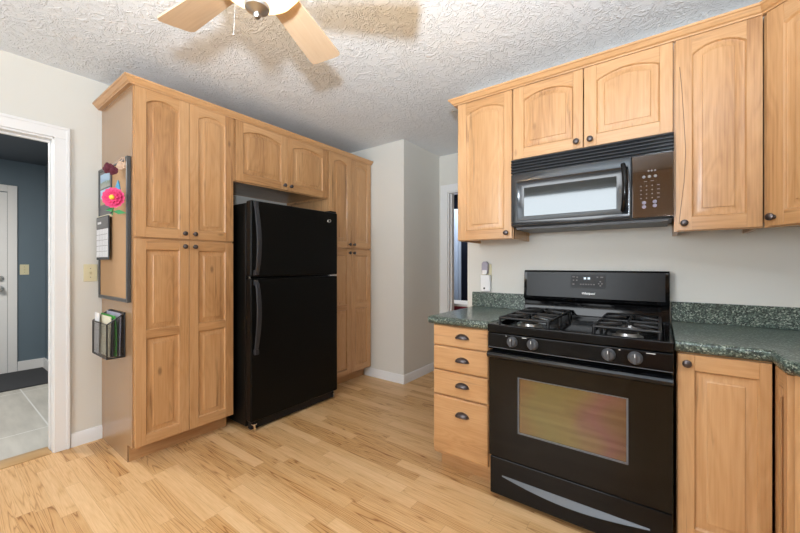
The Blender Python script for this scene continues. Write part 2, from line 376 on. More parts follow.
# grey stone tiles in the entry room
m, nt, b = new_mat('grey_stone_tile'); M['tile'] = m; L = nt.links.new
tc = N(nt, 'ShaderNodeTexCoord')
br = N(nt, 'ShaderNodeTexBrick'); br.offset = 0.0; br.inputs['Scale'].default_value = 1; br.inputs['Brick Width'].default_value = 1.2; br.inputs['Row Height'].default_value = 0.60
br.inputs['Mortar Size'].default_value = 0.005; br.inputs['Mortar Smooth'].default_value = 0.1
br.inputs['Color1'].default_value = (0, 0, 0, 1); br.inputs['Color2'].default_value = (0, 0, 0, 1); br.inputs['Mortar'].default_value = (1, 1, 1, 1)
mp = N(nt, 'ShaderNodeMapping'); mp.inputs['Location'].default_value = (0.12, 0.03, 0); L(tc.outputs['Object'], mp.inputs['Vector']); L(mp.outputs[0], br.inputs['Vector'])
tn = N(nt, 'ShaderNodeTexNoise'); tn.inputs['Scale'].default_value = 3; tn.inputs['Detail'].default_value = 6
mp2 = N(nt, 'ShaderNodeMapping'); mp2.inputs['Scale'].default_value = (0.8, 4, 1); L(tc.outputs['Object'], mp2.inputs['Vector']); L(mp2.outputs[0], tn.inputs['Vector'])
tr = ramp(nt, [(0.3, (0.40, 0.385, 0.35)), (0.7, (0.55, 0.53, 0.48))]); L(tn.outputs['Fac'], tr.inputs[0])
L(mixrgb(nt, tr.outputs[0], (0.70, 0.70, 0.68), br.outputs['Color']), b.inputs['Base Color']); b.inputs['Roughness'].default_value = 0.4

# green granite-look laminate
m, nt, b = new_mat('green_speckled_laminate'); M['counter'] = m; L = nt.links.new
tc = N(nt, 'ShaderNodeTexCoord')
v1 = N(nt, 'ShaderNodeTexVoronoi'); v1.inputs['Scale'].default_value = 210; L(tc.outputs['Object'], v1.inputs['Vector'])
q1 = ramp(nt, [(0.0, (0.022, 0.034, 0.03)), (0.34, (0.06, 0.088, 0.074)), (0.62, (0.115, 0.16, 0.132)), (0.88, (0.30, 0.35, 0.30))])
q1.color_ramp.interpolation = 'CONSTANT'
sx = N(nt, 'ShaderNodeSeparateColor'); L(v1.outputs['Color'], sx.inputs[0]); L(sx.outputs[0], q1.inputs[0])
L(q1.outputs[0], b.inputs['Base Color']); b.inputs['Roughness'].default_value = 0.30; b.inputs['Coat Weight'].default_value = 0.3; b.inputs['Coat Roughness'].default_value = 0.15

# black wire mesh: see-through grid
m, nt, b = new_mat('black_wire_mesh'); M['mesh'] = m; L = nt.links.new
b.inputs['Base Color'].default_value = (0.02, 0.02, 0.022, 1); b.inputs['Roughness'].default_value = 0.4
tc = N(nt, 'ShaderNodeTexCoord'); ck = N(nt, 'ShaderNodeTexWave'); ck.inputs['Scale'].default_value = 160; ck.bands_direction = 'DIAGONAL'
L(tc.outputs['Object'], ck.inputs['Vector'])
tp = N(nt, 'ShaderNodeBsdfTransparent'); mx = N(nt, 'ShaderNodeMixShader'); rp = ramp(nt, [(0.25, (0.12, 0.12, 0.12)), (0.7, (0.8, 0.8, 0.8))]); L(ck.outputs['Fac'], rp.inputs[0])
L(rp.outputs[0], mx.inputs[0]); L(tp.outputs[0], mx.inputs[1]); L(b.outputs[0], mx.inputs[2]); L(mx.outputs[0], nt.nodes['Material Output'].inputs[0])

# printed photographs and the calendar page
def photo_mat(name, sky, land, spot):
    m, nt, b = new_mat(name); L = nt.links.new
    tc = N(nt, 'ShaderNodeTexCoord'); sp = N(nt, 'ShaderNodeSeparateXYZ'); L(tc.outputs['Generated'], sp.inputs[0])
    nz = N(nt, 'ShaderNodeTexNoise'); nz.inputs['Scale'].default_value = 5; L(tc.outputs['Generated'], nz.inputs['Vector'])
    ad = N(nt, 'ShaderNodeMath', operation='MULTIPLY_ADD'); ad.inputs[1].default_value = 0.7; L(nz.outputs['Fac'], ad.inputs[0]); L(sp.outputs['Z'], ad.inputs[2])
    cr = ramp(nt, [(0.45, land), (0.72, spot), (0.86, sky), (1.2 if False else 1.0, sky)]); L(ad.outputs[0], cr.inputs[0]); L(cr.outputs[0], b.inputs['Base Color'])
    b.inputs['Roughness'].default_value = 0.3
    return m
M['photo_a'] = photo_mat('snapshot_of_a_shore', (0.35, 0.52, 0.70), (0.40, 0.42, 0.40), (0.20, 0.26, 0.16))
M['photo_b'] = photo_mat('snapshot_of_a_beach', (0.42, 0.58, 0.78), (0.50, 0.36, 0.20), (0.36, 0.26, 0.14))

# ------------------------------------------------------------------ room shell
X0, YW, ZC = -3.17, 2.43, 2.507          # cabinet wall, range wall, ceiling
XR, YBK, XS, YS, YF = 0.968, -1.80, -2.105, 2.925, 3.65
struct('floor', MB().box(-3.225, YBK, -0.05, XR, 3.70, 0), M['floor'])
struct('floor_entry_room', MB().box(-5.95, -1.8, -0.05, -3.29, 0.9, 0), M['tile'])
struct('floor_far_room', MB().box(-4.2, 3.70, -0.05, 1.0, 5.6, 0), M['floor'])
struct('ceiling', MB().box(-3.29, YBK - .1, ZC, XR + .1, 3.76, ZC + .05), M['ceil'])
struct('ceiling_entry_room', MB().box(-6.0, -1.9, 2.40, -3.29, 0.95, 2.45), M['slate_shaded'])
struct('ceiling_far_room', MB().box(-4.2, 3.77, 2.46, 1.0, 5.65, 2.5), M['wall'])
DY0, DY1, DZ = -0.32, 0.513, 2.055       # entry doorway
mb = MB(); mb.box(-3.26, YBK, 0, X0, DY0, ZC); mb.box(-3.26, DY0, DZ, X0, DY1, ZC); mb.box(-3.26, DY1, 0, X0, YS, ZC)
struct('wall_left', mb, M['wall'])
struct('wall_stub', MB().box(-3.26, YS, 0, XS, 3.76, ZC), M['wall'])
OX0, OX1, OZ = -1.992, -1.13, 2.075      # hall doorway
mb = MB(); mb.box(XS, YF, 0, OX0, 3.76, ZC); mb.box(OX0, YF, OZ, OX1, 3.76, ZC); mb.box(OX1, YF, 0, -0.9, 3.76, ZC)
struct('wall_hall', mb, M['wall'])
mb = MB(); mb.box(-1.158, YW, 0, XR, 2.55, ZC); mb.box(-1.02, 2.55, 0, -0.9, YF, ZC)
struct('wall_range', mb, M['wall'])
struct('wall_right', MB().box(XR, YBK, 0, XR + .1, YW, ZC), M['wall'])
WX0, WX1, WZ0, WZ1 = -2.10, -0.42, 0.88, 2.40
mb = MB(); mb.box(-3.26, YBK - .1, 0, WX0, YBK, ZC); mb.box(WX0, YBK - .1, 0, WX1, YBK, WZ0); mb.box(WX0, YBK - .1, WZ1, WX1, YBK, ZC); mb.box(WX1, YBK - .1, 0, XR + .1, YBK, ZC)
struct('wall_back', mb, M['wall'])
mb = MB()
for a, b_, c, d in ((WX0, WZ0, WX0 + .05, WZ1), (WX1 - .05, WZ0, WX1, WZ1), (WX0, WZ0, WX1, WZ0 + .05), (WX0, WZ1 - .05, WX1, WZ1)): mb.box(a, YBK - .09, b_, c, YBK - .02, d)
struct('window_1', mb, M['white'])
mb = MB()
for i in range(4): mb.mi = 0; mb.tone = random.random(); mb.box(-.36 + i * .33, YBK + .001, .002, -.36 + i * .33 + .328, YBK + .03, ZC - .002)
struct('unseen_wood_panels', mb, [M['wv'], M['wh']], bevel=.004)  # unseen stand-in for the wooden cabinet reflected in the microwave controls
# entry room
XE = -5.9
mb = MB(); mb.box(XE - .1, -1.9, 0, XE, 0.95, 2.40); mb.box(XE, 0.87, 0, -3.28, 0.97, 2.40); mb.box(XE, -1.9, 0, -3.28, -1.8, 2.40)
struct('wall_entry_room', mb, M['slate'])
mb = MB(); mb.box(XE + .001, 0.645, 0, XE + .017, 0.868, 0.115); mb.box(XE + .02, 0.853, 0, -3.30, 0.869, 0.115)
struct('baseboard_entry_room', mb, M['white'], bevel=.003)
# far room behind the hall doorway
mb = MB(); mb.box(-4.3, 5.5, 0, 1.0, 5.6, 2.46); mb.box(-4.3, 3.77, 0, -4.2, 5.5, 2.46); mb.box(1.0, 3.77, 0, 1.1, 5.5, 2.46); mb.box(-4.3, 3.76, 0, OX0 - .1, 3.77, 2.46)
struct('wall_far_room', mb, M['navy'])
# entry doorway: jamb lining and casing
mb = MB(); mb.box(-3.262, DY1 - .012, 0, X0 + .002, DY1, DZ); mb.box(-3.262, DY0, 0, X0 + .002, DY0 + .018, DZ); mb.box(-3.262, DY0, DZ - .018, X0 + .002, DY1, DZ)
mb.box(-3.250, DY1 - .02, 0, -3.225, DY1 - .012, DZ - .018); mb.box(-3.250, DY0 + .018, DZ - .03, -3.225, DY1 - .018, DZ - .018)
struct('trim_1', mb, M['white'], bevel=.002)
def casing(mb, pts, w_, face, sgn, ax):
    pass
cw = .072
mb = MB(); mb.box(X0, DY1 - .006, 0, X0 + .016, DY1 + cw, DZ - .006); mb.box(X0, DY0 - cw, 0, X0 + .016, DY0 + .006, DZ - .006); mb.box(X0, DY0 - cw, DZ - .006, X0 + .016, DY1 + cw, DZ + cw)
mb.box(X0 + .016, DY1 + cw - .02, 0, X0 + .022, DY1 + cw - .002, DZ + cw - .02); mb.box(X0 + .016, DY0 - cw, DZ + cw - .02, X0 + .022, DY1 + cw - .002, DZ + cw - .002)
struct('trim_2', mb, M['white'], bevel=.003)
# hall doorway casing
mb = MB(); mb.box(OX0 - .09, YF - .018, 0, OX0 + .004, YF, OZ + .08); mb.box(OX1 - .004, YF - .018, 0, OX1 + .085, YF, OZ + .08); mb.box(OX0 + .004, YF - .018, OZ - .004, OX1 - .004, YF, OZ + .08)
mb.box(OX0 - .002, YF, 0, OX0 + .016, 3.78, OZ); mb.box(OX1 - .016, YF, 0, OX1 + .002, 3.78, OZ); mb.box(OX0 + .016, YF, OZ - .016, OX1 - .016, 3.78, OZ)
mb.box(OX0 + .016, 3.69, 0, OX0 + .03, 3.73, OZ - .016)
struct('trim_3', mb, M['white'], bevel=.003)
# baseboards
bbp = [(0, 0), (.014, 0), (.014, .075), (.007, .09), (0, .09)]
mb = MB().sweep([(X0, .7555), (X0, DY1 + cw + .002)][::-1], bbp)
struct('baseboard_left', mb, M['white'])
mb = MB().sweep([(-2.63, YS), (XS, YS), (XS, YF)], bbp)
struct('baseboard_stub', mb, M['white'])
struct('threshold_trim_1', MB().prism([(-3.30, 0), (-3.30, .004), (-3.27, .012), (-3.19, .012), (-3.16, .004), (-3.16, 0)], DY0 + .02, DY1 - .02, 'y'), M['threshold'])
struct('threshold_trim_2', MB().box(OX0, 3.68, 0, OX1, 3.72, .006), M['threshold'])

# ------------------------------------------------------------------ cabinet pieces (local frame: front faces -Y, x to the right)
def opening(x0, z0, x1, z1, arch, d=0.0):
    """outline of a door opening with an arched head, shrunk evenly by d"""
    pts = [(x0 + d, z0 + d), (x1 - d, z0 + d)]
    if arch <= 0: return pts + [(x1 - d, z1 - d), (x0 + d, z1 - d)]
    n = 14
    wd = x1 - x0; rad = (wd * wd / 4 + arch * arch) / (2 * arch); cx, cz = (x0 + x1) / 2, z1 - rad
    rad -= d
    a0 = math.asin((wd / 2 - d) / rad)
    for i in range(n + 1):
        t = a0 - 2 * a0 * i / n
        pts.append((cx + rad * math.sin(t), cz + rad * math.cos(t)))
    return pts
T = .02
def door_mesh(w_, h, panels, st=.058, sr=None):
    sr = st if sr is None else sr
    """panels: list of (z0, z1, arch). front at y=-T, back at y=0"""
    mb = MB(); rnd = random.random
    # stiles
    for x0, x1 in ((0, st), (w_ - sr, w_)):
        mb.mi = 0; mb.tone = rnd(); mb.box(x0, -T, 0, x1, 0, h)
    # rails
    edges = [0.0]
    for z0, z1, a in panels: edges += [z0, z1]
    edges.append(h)
    for i in range(0, len(edges), 2):
        lo, hi = edges[i], edges[i + 1]
        a = panels[i // 2 - 1][2] if i else 0
        mb.mi = 1; mb.tone = rnd()
        if a > 0:
            op = opening(st, 0, w_ - sr, lo, a)[2:]           # arch from right to left
            poly = [(st, hi)] + [(p[0], p[1]) for p in reversed(op)] + [(w_ - sr, hi)]
            mb.prism(poly, -T + .0006, 0, 'y')
        else: mb.box(st, -T + .0006, lo, w_ - sr, 0, hi)
    # raised panels
    for z0, z1, a in panels:
        lp = opening(st, z0, w_ - sr, z1, a)
        mb.mi = 0; mb.tone = rnd()
        levels = [(0, -T + .0004), (.003, -T + .003), (.005, -T + .0105), (.011, -T + .0115), (.037, -T + .0045), (.0375, -T + .0012), (.042, -T + .001)]
        loops = []
        for d, y in levels:
            q = opening(st, z0, w_ - sr, z1, a, d)
            loops.append(mb.add([(p[0], y, p[1]) for p in q]))
        n = len(lp)
        cuts = {4: 1}
        for li, (A, B) in enumerate(zip(loops, loops[1:])):
            for k in range(n):
                k2 = (k + 1) % n
                mb.face((A + k, A + k2, B + k2, B + k))
        q = opening(st, z0, w_ - sr, z1, a, levels[-1][0])
        xs = [p[0] for p in q]; mx0, mx1 = min(xs), max(xs)
        tri = tessellate_polygon([[Vector((p[0], p[1], 0)) for p in q]])
        for t in tri: mb.face([loops[-1] + i for i in t])
    return mb
knob_me = None
def knob(parent, x, z, y=-T):
    global knob_me
    if knob_me is None:
        mb = MB().lathe([(0.0, 0), (.0085, 0), (.0085, -.002), (.0055, -.006), (.0055, -.012), (.012, -.016), (.0155, -.021), (.0145, -.026), (.009, -.030), (0, -.031)], axis='y', seg=20)
        knob_me = mb.build('knob', M['bronze'], parent, (x, y, z)); return knob_me
    c = knob_me.copy(); COL.objects.link(c); c.parent = parent; c.location = (x, y, z); return c
WOOD = lambda: [M['wv'], M['wh'], M['dark_streak']]
def door(parent, x0, z0, x1, z1, panels, kn=None, bevel=.0022, y=0, streak=None, **k):
    mb = door_mesh(x1 - x0, z1 - z0, panels, **k)
    if streak:
        mb.mi = 2; mb.tube(streak, .0013, 6)
    d = mb.build('door', WOOD(), parent, (x0, y, z0), bevel=bevel)
    if kn: knob(d, kn[0] if kn[0] > 0 else (x1 - x0) + kn[0], kn[1] if kn[1] > 0 else (z1 - z0) + kn[1])
    return d
def carcass(parent, w_, z0, z1, d, mids=(), shelf=()):
    """sides, bottom, top, back and face frame of a cabinet, front plane at y=0"""
    mb = MB(); t = .018; mb.mi = 0
    for x in (0, w_ - t): mb.tone = random.random(); mb.box(x, .001, z0, x + t, d, z1)
    mb.mi = 1; mb.box(t, .019, z0 + .022, w_ - t, d, z0 + .036); mb.box(t, .019, z1 - t, w_ - t, d, z1)
    mb.mi = 0; mb.box(t, d - .008, z0 + .036, w_ - t, d, z1 - t)
    fw = .036
    mb.mi = 0
    for x in (0, w_ - fw): mb.tone = random.random(); mb.box(x + (.0005 if x == 0 else -.0005), 0, z0, x + fw, .019, z1)
    mb.mi = 1; mb.tone = random.random()
    mb.box(fw, 0, z0, w_ - fw, .019, z0 + .04); mb.box(fw, 0, z1 - .05, w_ - fw, .019, z1)
    for z in mids: mb.box(fw, 0, z - .02, w_ - fw, .019, z + .02)
    return mb.build('carcass', WOOD(), parent)

# ---- cabinet wall: pantry, fridge cabinet, pantry
XB = X0 + .002
DF = .608                                # box depth to the wall
XL = XB + DF                             # front of the boxes
ZT, ZM0, ZM1 = 2.3055, 1.378, 1.392
def pantry(y0, y1, label, knob_in=True):
    t = thing('pantry_cabinet', label, 'cabinet', (XL, y0, 0), R(90), 'tall wooden pantry cabinets')
    w_ = y1 - y0
    carcass(t, w_, .108, ZT + .0005, DF, mids=(1.385,))
    mb = MB(); mb.mi = 1; mb.box(.002, .085, 0, w_ - .002, .10, .108); mb.build('toe_kick', WOOD(), t)
    e = .003; h = w_ / 2
    for i, (a, b_) in enumerate(((e, h - .0015), (h + .0015, w_ - e))):
        kx = -.03 if i == 0 else .03
        H = ZT - ZM1
        door(t, a, ZM1, b_, ZT, [(.062, H - .047, .036)], (kx, .036))
        H = ZM0 - .112
        door(t, a, .112, b_, ZM0, [(.062, .655, 0), (.705, H - .062, 0)], (kx, -.036))
    return t
P1 = pantry(.757, 1.3696, 'tall pantry cabinet with corkboard on its side, beside the entry doorway')
# end panel in the pantry frame: x just outside the box, depth is +y
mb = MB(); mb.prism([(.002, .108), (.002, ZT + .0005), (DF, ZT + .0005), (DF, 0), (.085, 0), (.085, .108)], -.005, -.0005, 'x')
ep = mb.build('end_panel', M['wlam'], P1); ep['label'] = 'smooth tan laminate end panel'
P2 = pantry(2.3043, 2.9135, 'narrow-looking pantry cabinet on the far side of the black refrigerator')
t = thing('fridge_cabinet', 'short two-door wall cabinet above the black refrigerator', 'cabinet', (XL, 1.3716, 1.846), R(90))
w_ = 2.3023 - 1.3716
carcass(t, w_, 0, ZT + .0005 - 1.846, DF)
H = ZT - 1.853
for i, (a, b_) in enumerate(((.016, w_ / 2 - .0015), (w_ / 2 + .0015, w_ - .016))):
    door(t, a, .007, b_, .007 + H, [(.062, H - .047, .036)], (-.03 if i == 0 else .03, .036))
crown_prof = lambda z0: [(.0, z0), (.023, z0), (.024, z0 + .006), (.030, z0 + .010), (.032, z0 + .0105), (.038, z0 + .018), (.045, z0 + .028), (.047, z0 + .0285), (.051, z0 + .031), (.052, z0 + .040), (.0, z0 + .040)]
def crown(label, path, prof, mats, mi=0):
    """a mitred run of moulding for each straight stretch of the path"""
    t = thing('crown_moulding', label, 'moulding')
    whole = MB(); whole.sweep(path, prof); m_ = len(prof)
    for k in range(len(path) - 1):
        mb = MB(); mb.mi = mi; mb.tone = random.random()
        a = mb.add(whole.v[k * m_:(k + 1) * m_]); b_ = mb.add(whole.v[(k + 1) * m_:(k + 2) * m_])
        for q in range(m_): mb.face((a + q, a + (q + 1) % m_, b_ + (q + 1) % m_, b_ + q))
        mb.face([a + q for q in range(m_)]); mb.face([b_ + q for q in reversed(range(m_))])
        mb.build('moulding_run', mats[k], t)
crown('wooden crown moulding along the top of the pantry and refrigerator cabinets', [(X0 + .002, .7515), (XL + .0005, .7515), (XL + .0005, 2.917)], crown_prof(2.3065), [M['wh'], M['wy']])

# ---- range wall: upper cabinets
DU = .318; YU = YW - .002 - DU
UZ0, UZ1 = 1.377, 2.2685
def upper(x0, x1, z0, label, doors, kn, group=None, **k):
    t = thing('wall_cabinet', label, 'cabinet', (x0, YU, z0), 0, group)
    w_ = x1 - x0; carcass(t, w_, 0, 2.269 - z0, DU)
    H = UZ1 - z0 - .004
    for (a, b_), q in zip(doors, kn):
        door(t, a, .004, b_, .004 + H, [(.06, H - .047, .034)], q, sr=.048, **k)
    return t
G = 'wooden wall cabinets over the range side'
upper(-1.07, -.7045, UZ0, 'single-door wall cabinet at the open end, left of the microwave', [(.004, .361)], [(-.03, .032)], G)
mw_ = .758
upper(-.7025, .0555, 1.843, 'short two-door wall cabinet directly above the black microwave', [(.004, .3755), (.381, .754)], [(-.03, .034), (.03, .034)], G)
stk = [(.014, -T, .76), (.022, -T, .66), (.030, -T, .50), (.036, -T, .36), (.030, -T, .22), (.018, -T, .10), (.012, -T, .03)]
upper(.0575, .354, UZ0, 'single-door wall cabinet between the microwave and the angled corner cabinet', [(.006, .293)], [(.03, .032)], G, streak=stk)
# angled corner wall cabinet
t = thing('corner_wall_cabinet', 'angled corner wall cabinet with its door turned across the corner', 'cabinet', (.358, YU, UZ0), R(-45), G)
A = .43
mb = MB(); mb.mi = 0
hh = 2.269 - UZ0
def ang(p):  # world xy offset -> local frame rotated by -45
    c, s_ = math.cos(R(45)), math.sin(R(45)); return (p[0] * c - p[1] * s_, p[0] * s_ + p[1] * c)
poly = [ang(p) for p in ((0, .001), (.304, -.303), (.605, -.303), (.605, DU), (0, DU))]
poly_in = poly
mb.prism(poly, .022, hh, 'z')
fl = math.hypot(.304, .304)
for a, b_ in ((0.001, .04), (fl - .04, fl - .001)): mb.tone = random.random(); mb.box(a, -.0005, 0, b_, .019, hh)
mb.mi = 1; mb.box(.04, -.0005, 0, fl - .04, .019, .04); mb.box(.04, -.0005, hh - .05, fl - .04, .019, hh)
mb.build('carcass', WOOD(), t)
H = UZ1 - UZ0 - .004
door(t, .022, .004, fl - .012, .004 + H, [(.06, H - .047, .034)], (.026, .036))
crown('wooden crown moulding along the top of the range-side wall cabinets', [(-1.071, YW - .002), (-1.071, YU - .0005), (.358, YU - .0005), (.358 + .304, YU - .304), (XR - .004, YU - .304)],
      crown_prof(2.270), [M['wy'], M['wh'], M['wh'], M['wh']])

# ---- base cabinets
YBF = 1.82; DB = YW - .002 - YBF
def cup(parent, x, z):
    """cup pull: a quarter-round shell open underneath"""
    mb = MB(); n, m_ = 18, 7; rx, rz, ry = .042, .027, .026
    def shell(k, off):
        ids = []
        for j in range(m_ + 1):
            ph = (PI / 2) * j / m_
            for i in range(n + 1):
                th = PI * i / n
                ids.append(mb.add([((rx - off) * math.cos(th) * math.cos(ph * 0.0 + 0) * 1.0 * (1 if j == 0 else math.cos(ph * .85)), -T - (ry - off) * math.sin(ph), (rz - off) * math.sin(th) * math.cos(ph * .80) - .008)]))
        return ids
    for off, fl_ in ((0, 0), (.003, 1)):
        ids = shell(0, off)
        for j in range(m_):
            for i in range(n):
                q = [ids[j * (n + 1) + i], ids[j * (n + 1) + i + 1], ids[(j + 1) * (n + 1) + i + 1], ids[(j + 1) * (n + 1) + i]]
                mb.face(q if not fl_ else q[::-1])
        ends = [ids[m_ * (n + 1) + i] for i in range(n + 1)]
        mb.face(ends)
    mb.box(-.044, -T - .002, -.010, .044, -T - .0005, -.006)
    return mb.build('cup_pull', M['bronze'], parent, (x, 0, z))
t = thing('drawer_cabinet', 'four-drawer wooden base cabinet at the open end beside the range', 'cabinet', (-1.083, YBF, 0))
w_ = .352
mb = MB(); mb.mi = 0
mb.box(0, .001, .108, .018, DB, .872); mb.box(w_ - .018, .001, .108, w_, DB, .872); mb.box(.018, DB - .01, .108, w_ - .018, DB, .872)
mb.mi = 1; mb.box(.018, .001, .108, w_ - .018, DB - .01, .124); mb.box(.018, .001, .855, w_ - .018, DB - .01, .872)
mb.mi = 0; mb.box(0.0005, 0, .108, .03, .019, .872); mb.box(w_ - .03, 0, .108, w_ - .0005, .019, .872)
mb.mi = 1; mb.box(.03, 0, .108, w_ - .03, .019, .872)
mb.build('carcass', WOOD(), t)
mb = MB(); mb.mi = 1; mb.box(0, .085, 0, w_, .10, .108); mb.mi = 0; mb.box(0, .10, 0, .018, DB, .108); mb.build('toe_kick', WOOD(), t)
for z0, z1 in ((.752, .868), (.610, .746), (.466, .604), (.128, .458)):
    mb = MB(); mb.mi = 1; mb.tone = random.random()
    e = .006
    a = mb.add([(0, 0, 0), (w_ - .012, 0, 0), (w_ - .012, 0, z1 - z0), (0, 0, z1 - z0)])
    b_ = mb.add([(0, -T + .005, 0), (w_ - .012, -T + .005, 0), (w_ - .012, -T + .005, z1 - z0), (0, -T + .005, z1 - z0)])
    c = mb.add([(e, -T, e), (w_ - .012 - e, -T, e), (w_ - .012 - e, -T, z1 - z0 - e), (e, -T, z1 - z0 - e)])
    for A_, B_ in ((a, b_), (b_, c)):
        for k in range(4): mb.face((A_ + k, A_ + (k + 1) % 4, B_ + (k + 1) % 4, B_ + k))
    mb.face([c + k for k in range(4)]); mb.face([a + k for k in range(4)])
    d = mb.build('drawer', WOOD(), t, (.004, 0, z0), bevel=.0012)
    cup(d, (w_ - .012) / 2 + .018, (z1 - z0) * (.52 if z1 - z0 < .2 else .74))
t = thing('base_cabinet', 'single-door wooden base cabinet between the range and the inside corner', 'cabinet', (.058, YBF, 0))
w_ = .272
carcass(t, w_, .108, .872, DB)
mb = MB(); mb.mi = 1; mb.box(0, .085, 0, w_, .10, .108); mb.build('toe_kick', WOOD(), t)
door(t, .003, .120, w_ - .004, .866, [(.062, .746 - .062, 0)], (.028, -.034), st=.052, sr=.032)
# corner base: short return and angled end
t = thing('corner_base_cabinet', 'wooden corner base cabinet with a narrow door and an angled end panel', 'cabinet', (.333, 1.798, 0))
mb = MB(); mb.mi = 0
mb.prism([(.02, .63), (.02, -.145), (.315, -.44), (.615, -.44), (.615, .63)], .108, .872, 'z'); mb.prism([(.09, .62), (.09, -.11), (.34, -.37), (.61, -.37), (.61, .62)], 0, .108, 'z')
mb.build('carcass', WOOD(), t)
d = door_mesh(.143, .746, [(.055, .69, 0)], st=.042).build('door', WOOD(), t, (.0195, -.003, .120), R(-90), bevel=.002)
mb = MB(); mb.mi = 0; mb.tone = .3; mb.box(.002, -.012, .108, .41, -.0005, .872); mb.build('end_panel', WOOD(), t, (.02, -.147, 0), R(-45), bevel=.002)

# ---- countertops (rolled front edge) with backsplash
ct_prof = [(0, .874), (.012, .874), (.0185, .878), (.022, .886), (.022, .906), (.019, .913), (.012, .917), (0, .917)]
def counter(label, path, fill):
    t = thing('countertop', label, 'countertop', (0, 0, 0))
    mb = MB(); mb.sweep(path, ct_prof); mb.prism(fill, .8741, .9169, 'z')
    mb.build('worktop', M['counter'], t, smooth=50)
    return t
c1 = counter('short speckled green countertop over the four-drawer cabinet', [(-1.088, YW - .003), (-1.088, 1.81), (-.722, 1.81)], [(-1.0885, 1.8095), (-.722, 1.8095), (-.722, YW - .003), (-1.0885, YW - .003)])
MB().box(-1.112, YW - .022, .9175, -.722, YW - .002, 1.022).build('backsplash', M['counter'], c1, bevel=.002)
c2 = counter('speckled green countertop turning the corner on the far side of the range', [(.053, 1.81), (.342, 1.81), (.342, 1.637), (.642, 1.337), (.955, 1.337)],
             [(.053, 1.8105), (.3425, 1.8105), (.3425, 1.637), (.642, 1.3375), (.955, 1.3375), (.955, YW - .003), (.053, YW - .003)])
MB().box(.053, YW - .022, .9175, .955, YW - .002, 1.022).build('backsplash', M['counter'], c2, bevel=.002)

# ------------------------------------------------------------------ refrigerator (front faces +x)
t = thing('refrigerator', 'black top-freezer refrigerator standing between the two pantry cabinets', 'refrigerator', (-2.372, 1.406, 0), R(90))
w_ = .852
MB().box(.002, .072, .03, w_ - .002, .74, 1.678).build('body', M['black_tex'], t, bevel=.006)
def fdoor(name, z0, z1):
    return MB().box(0, 0, z0, w_, .066, z1).build(name, M['black_tex'], t, bevel=.012, seg=3)
fd = fdoor('freezer_door', 1.134, 1.692); rd_ = fdoor('fridge_door', .075, 1.119)
def fhandle(parent, zs, flip):
    mb = MB(); n = 16; pts = []
    z0, z1 = zs
    for i in range(n + 1):
        s_ = i / n; z = z0 + (z1 - z0) * s_
        q = s_ if not flip else 1 - s_                    # q=0 at the end next to the door gap
        y = -.012 - .05 * math.sin(PI * min(1, q * 1.02)) ** .45 * (1 - .62 * max(0, (q - .45) / .55) ** 1.3)
        if q > .92: y = -.018 + (y + .018) * (1 - q) / .08
        wd = .016 + .004 * math.sin(PI * q)
        pts.append((y, z, wd))
    rings = []
    for y, z, wd in pts:
        rings.append(mb.add([(.034 - wd, y + .010, z), (.034 - wd * .8, y, z), (.034 + wd * .8, y, z), (.034 + wd, y + .010, z)]))
    for A_, B_ in zip(rings, rings[1:]):
        for k in range(4): mb.face((A_ + k, A_ + (k + 1) % 4, B_ + (k + 1) % 4, B_ + k))
    mb.face([rings[0] + k for k in range(4)]); mb.face([rings[-1] + k for k in range(4)])
    mb.box(.020, -.03, zs[0] + .005, .048, .001, zs[0] + .04); mb.box(.020, -.022, zs[1] - .04, .048, .001, zs[1] - .005)
    return mb.build('handle', M['handle_grey'], parent, bevel=.002)
fhandle(fd, (1.142, 1.686), False); fhandle(rd_, (.565, 1.112), True)
mb = MB()  # oval swirl badge
pts = [(.747 + .019 * math.cos(a), -.0015, 1.612 + .013 * math.sin(a) + .003 * math.cos(a)) for a in [2 * PI * i / 28 for i in range(29)]]
mb.tube(pts, .003, 6); mb.lathe([(0, -.003), (.008, -.003), (.008, 0)], (.738, 0, 1.611), 'y', 16)
mb.build('badge', M['chrome'], fd)
MB().box(.02, .03, .012, w_ - .02, .075, .068).build('base_grille', M['black_plastic'], t, bevel=.003)
for x in (.022, w_ - .052):
    mb = MB(); mb.box(x, .005, .048, x + .03, .07, .056); mb.box(x + .009, .008, .0, x + .021, .03, .048); mb.build('levelling_foot', M['chrome'], t, bevel=.001)
mb = MB(); mb.box(w_ - .09, .008, 1.1205, w_ - .002, .06, 1.1325); mb.build('hinge', M['chrome'], t, bevel=.001)
MB().box(w_ - .085, .01, 1.693, w_ - .01, .09, 1.707).build('hinge_cover', M['black_plastic'], t, bevel=.003)
MB().lathe([(0, -.003), (.006, -.003), (.006, .0)], (.003, .02, 1.1265), 'y', 10).build('hinge_pin', M['chrome'], t)

# ------------------------------------------------------------------ text helper
def text_mesh(body, size, mat, parent, loc, name='lettering', shear=0.0, extrude=.0006, name_rot=(R(90), 0, 0), offset=0.0):
    cu = bpy.data.curves.new(name, 'FONT'); cu.body = body; cu.size = size; cu.extrude = extrude; cu.shear = shear; cu.align_x = 'CENTER'; cu.align_y = 'CENTER'; cu.offset = offset
    tmp = bpy.data.objects.new(name, cu); COL.objects.link(tmp)
    dg = bpy.context.evaluated_depsgraph_get()
    me = bpy.data.meshes.new_from_object(tmp.evaluated_get(dg))
    bpy.data.objects.remove(tmp)
    me.materials.clear(); me.materials.append(mat)
    o = bpy.data.objects.new(name, me); COL.objects.link(o); o.parent = parent; o.location = loc; o.rotation_euler = name_rot
    return o

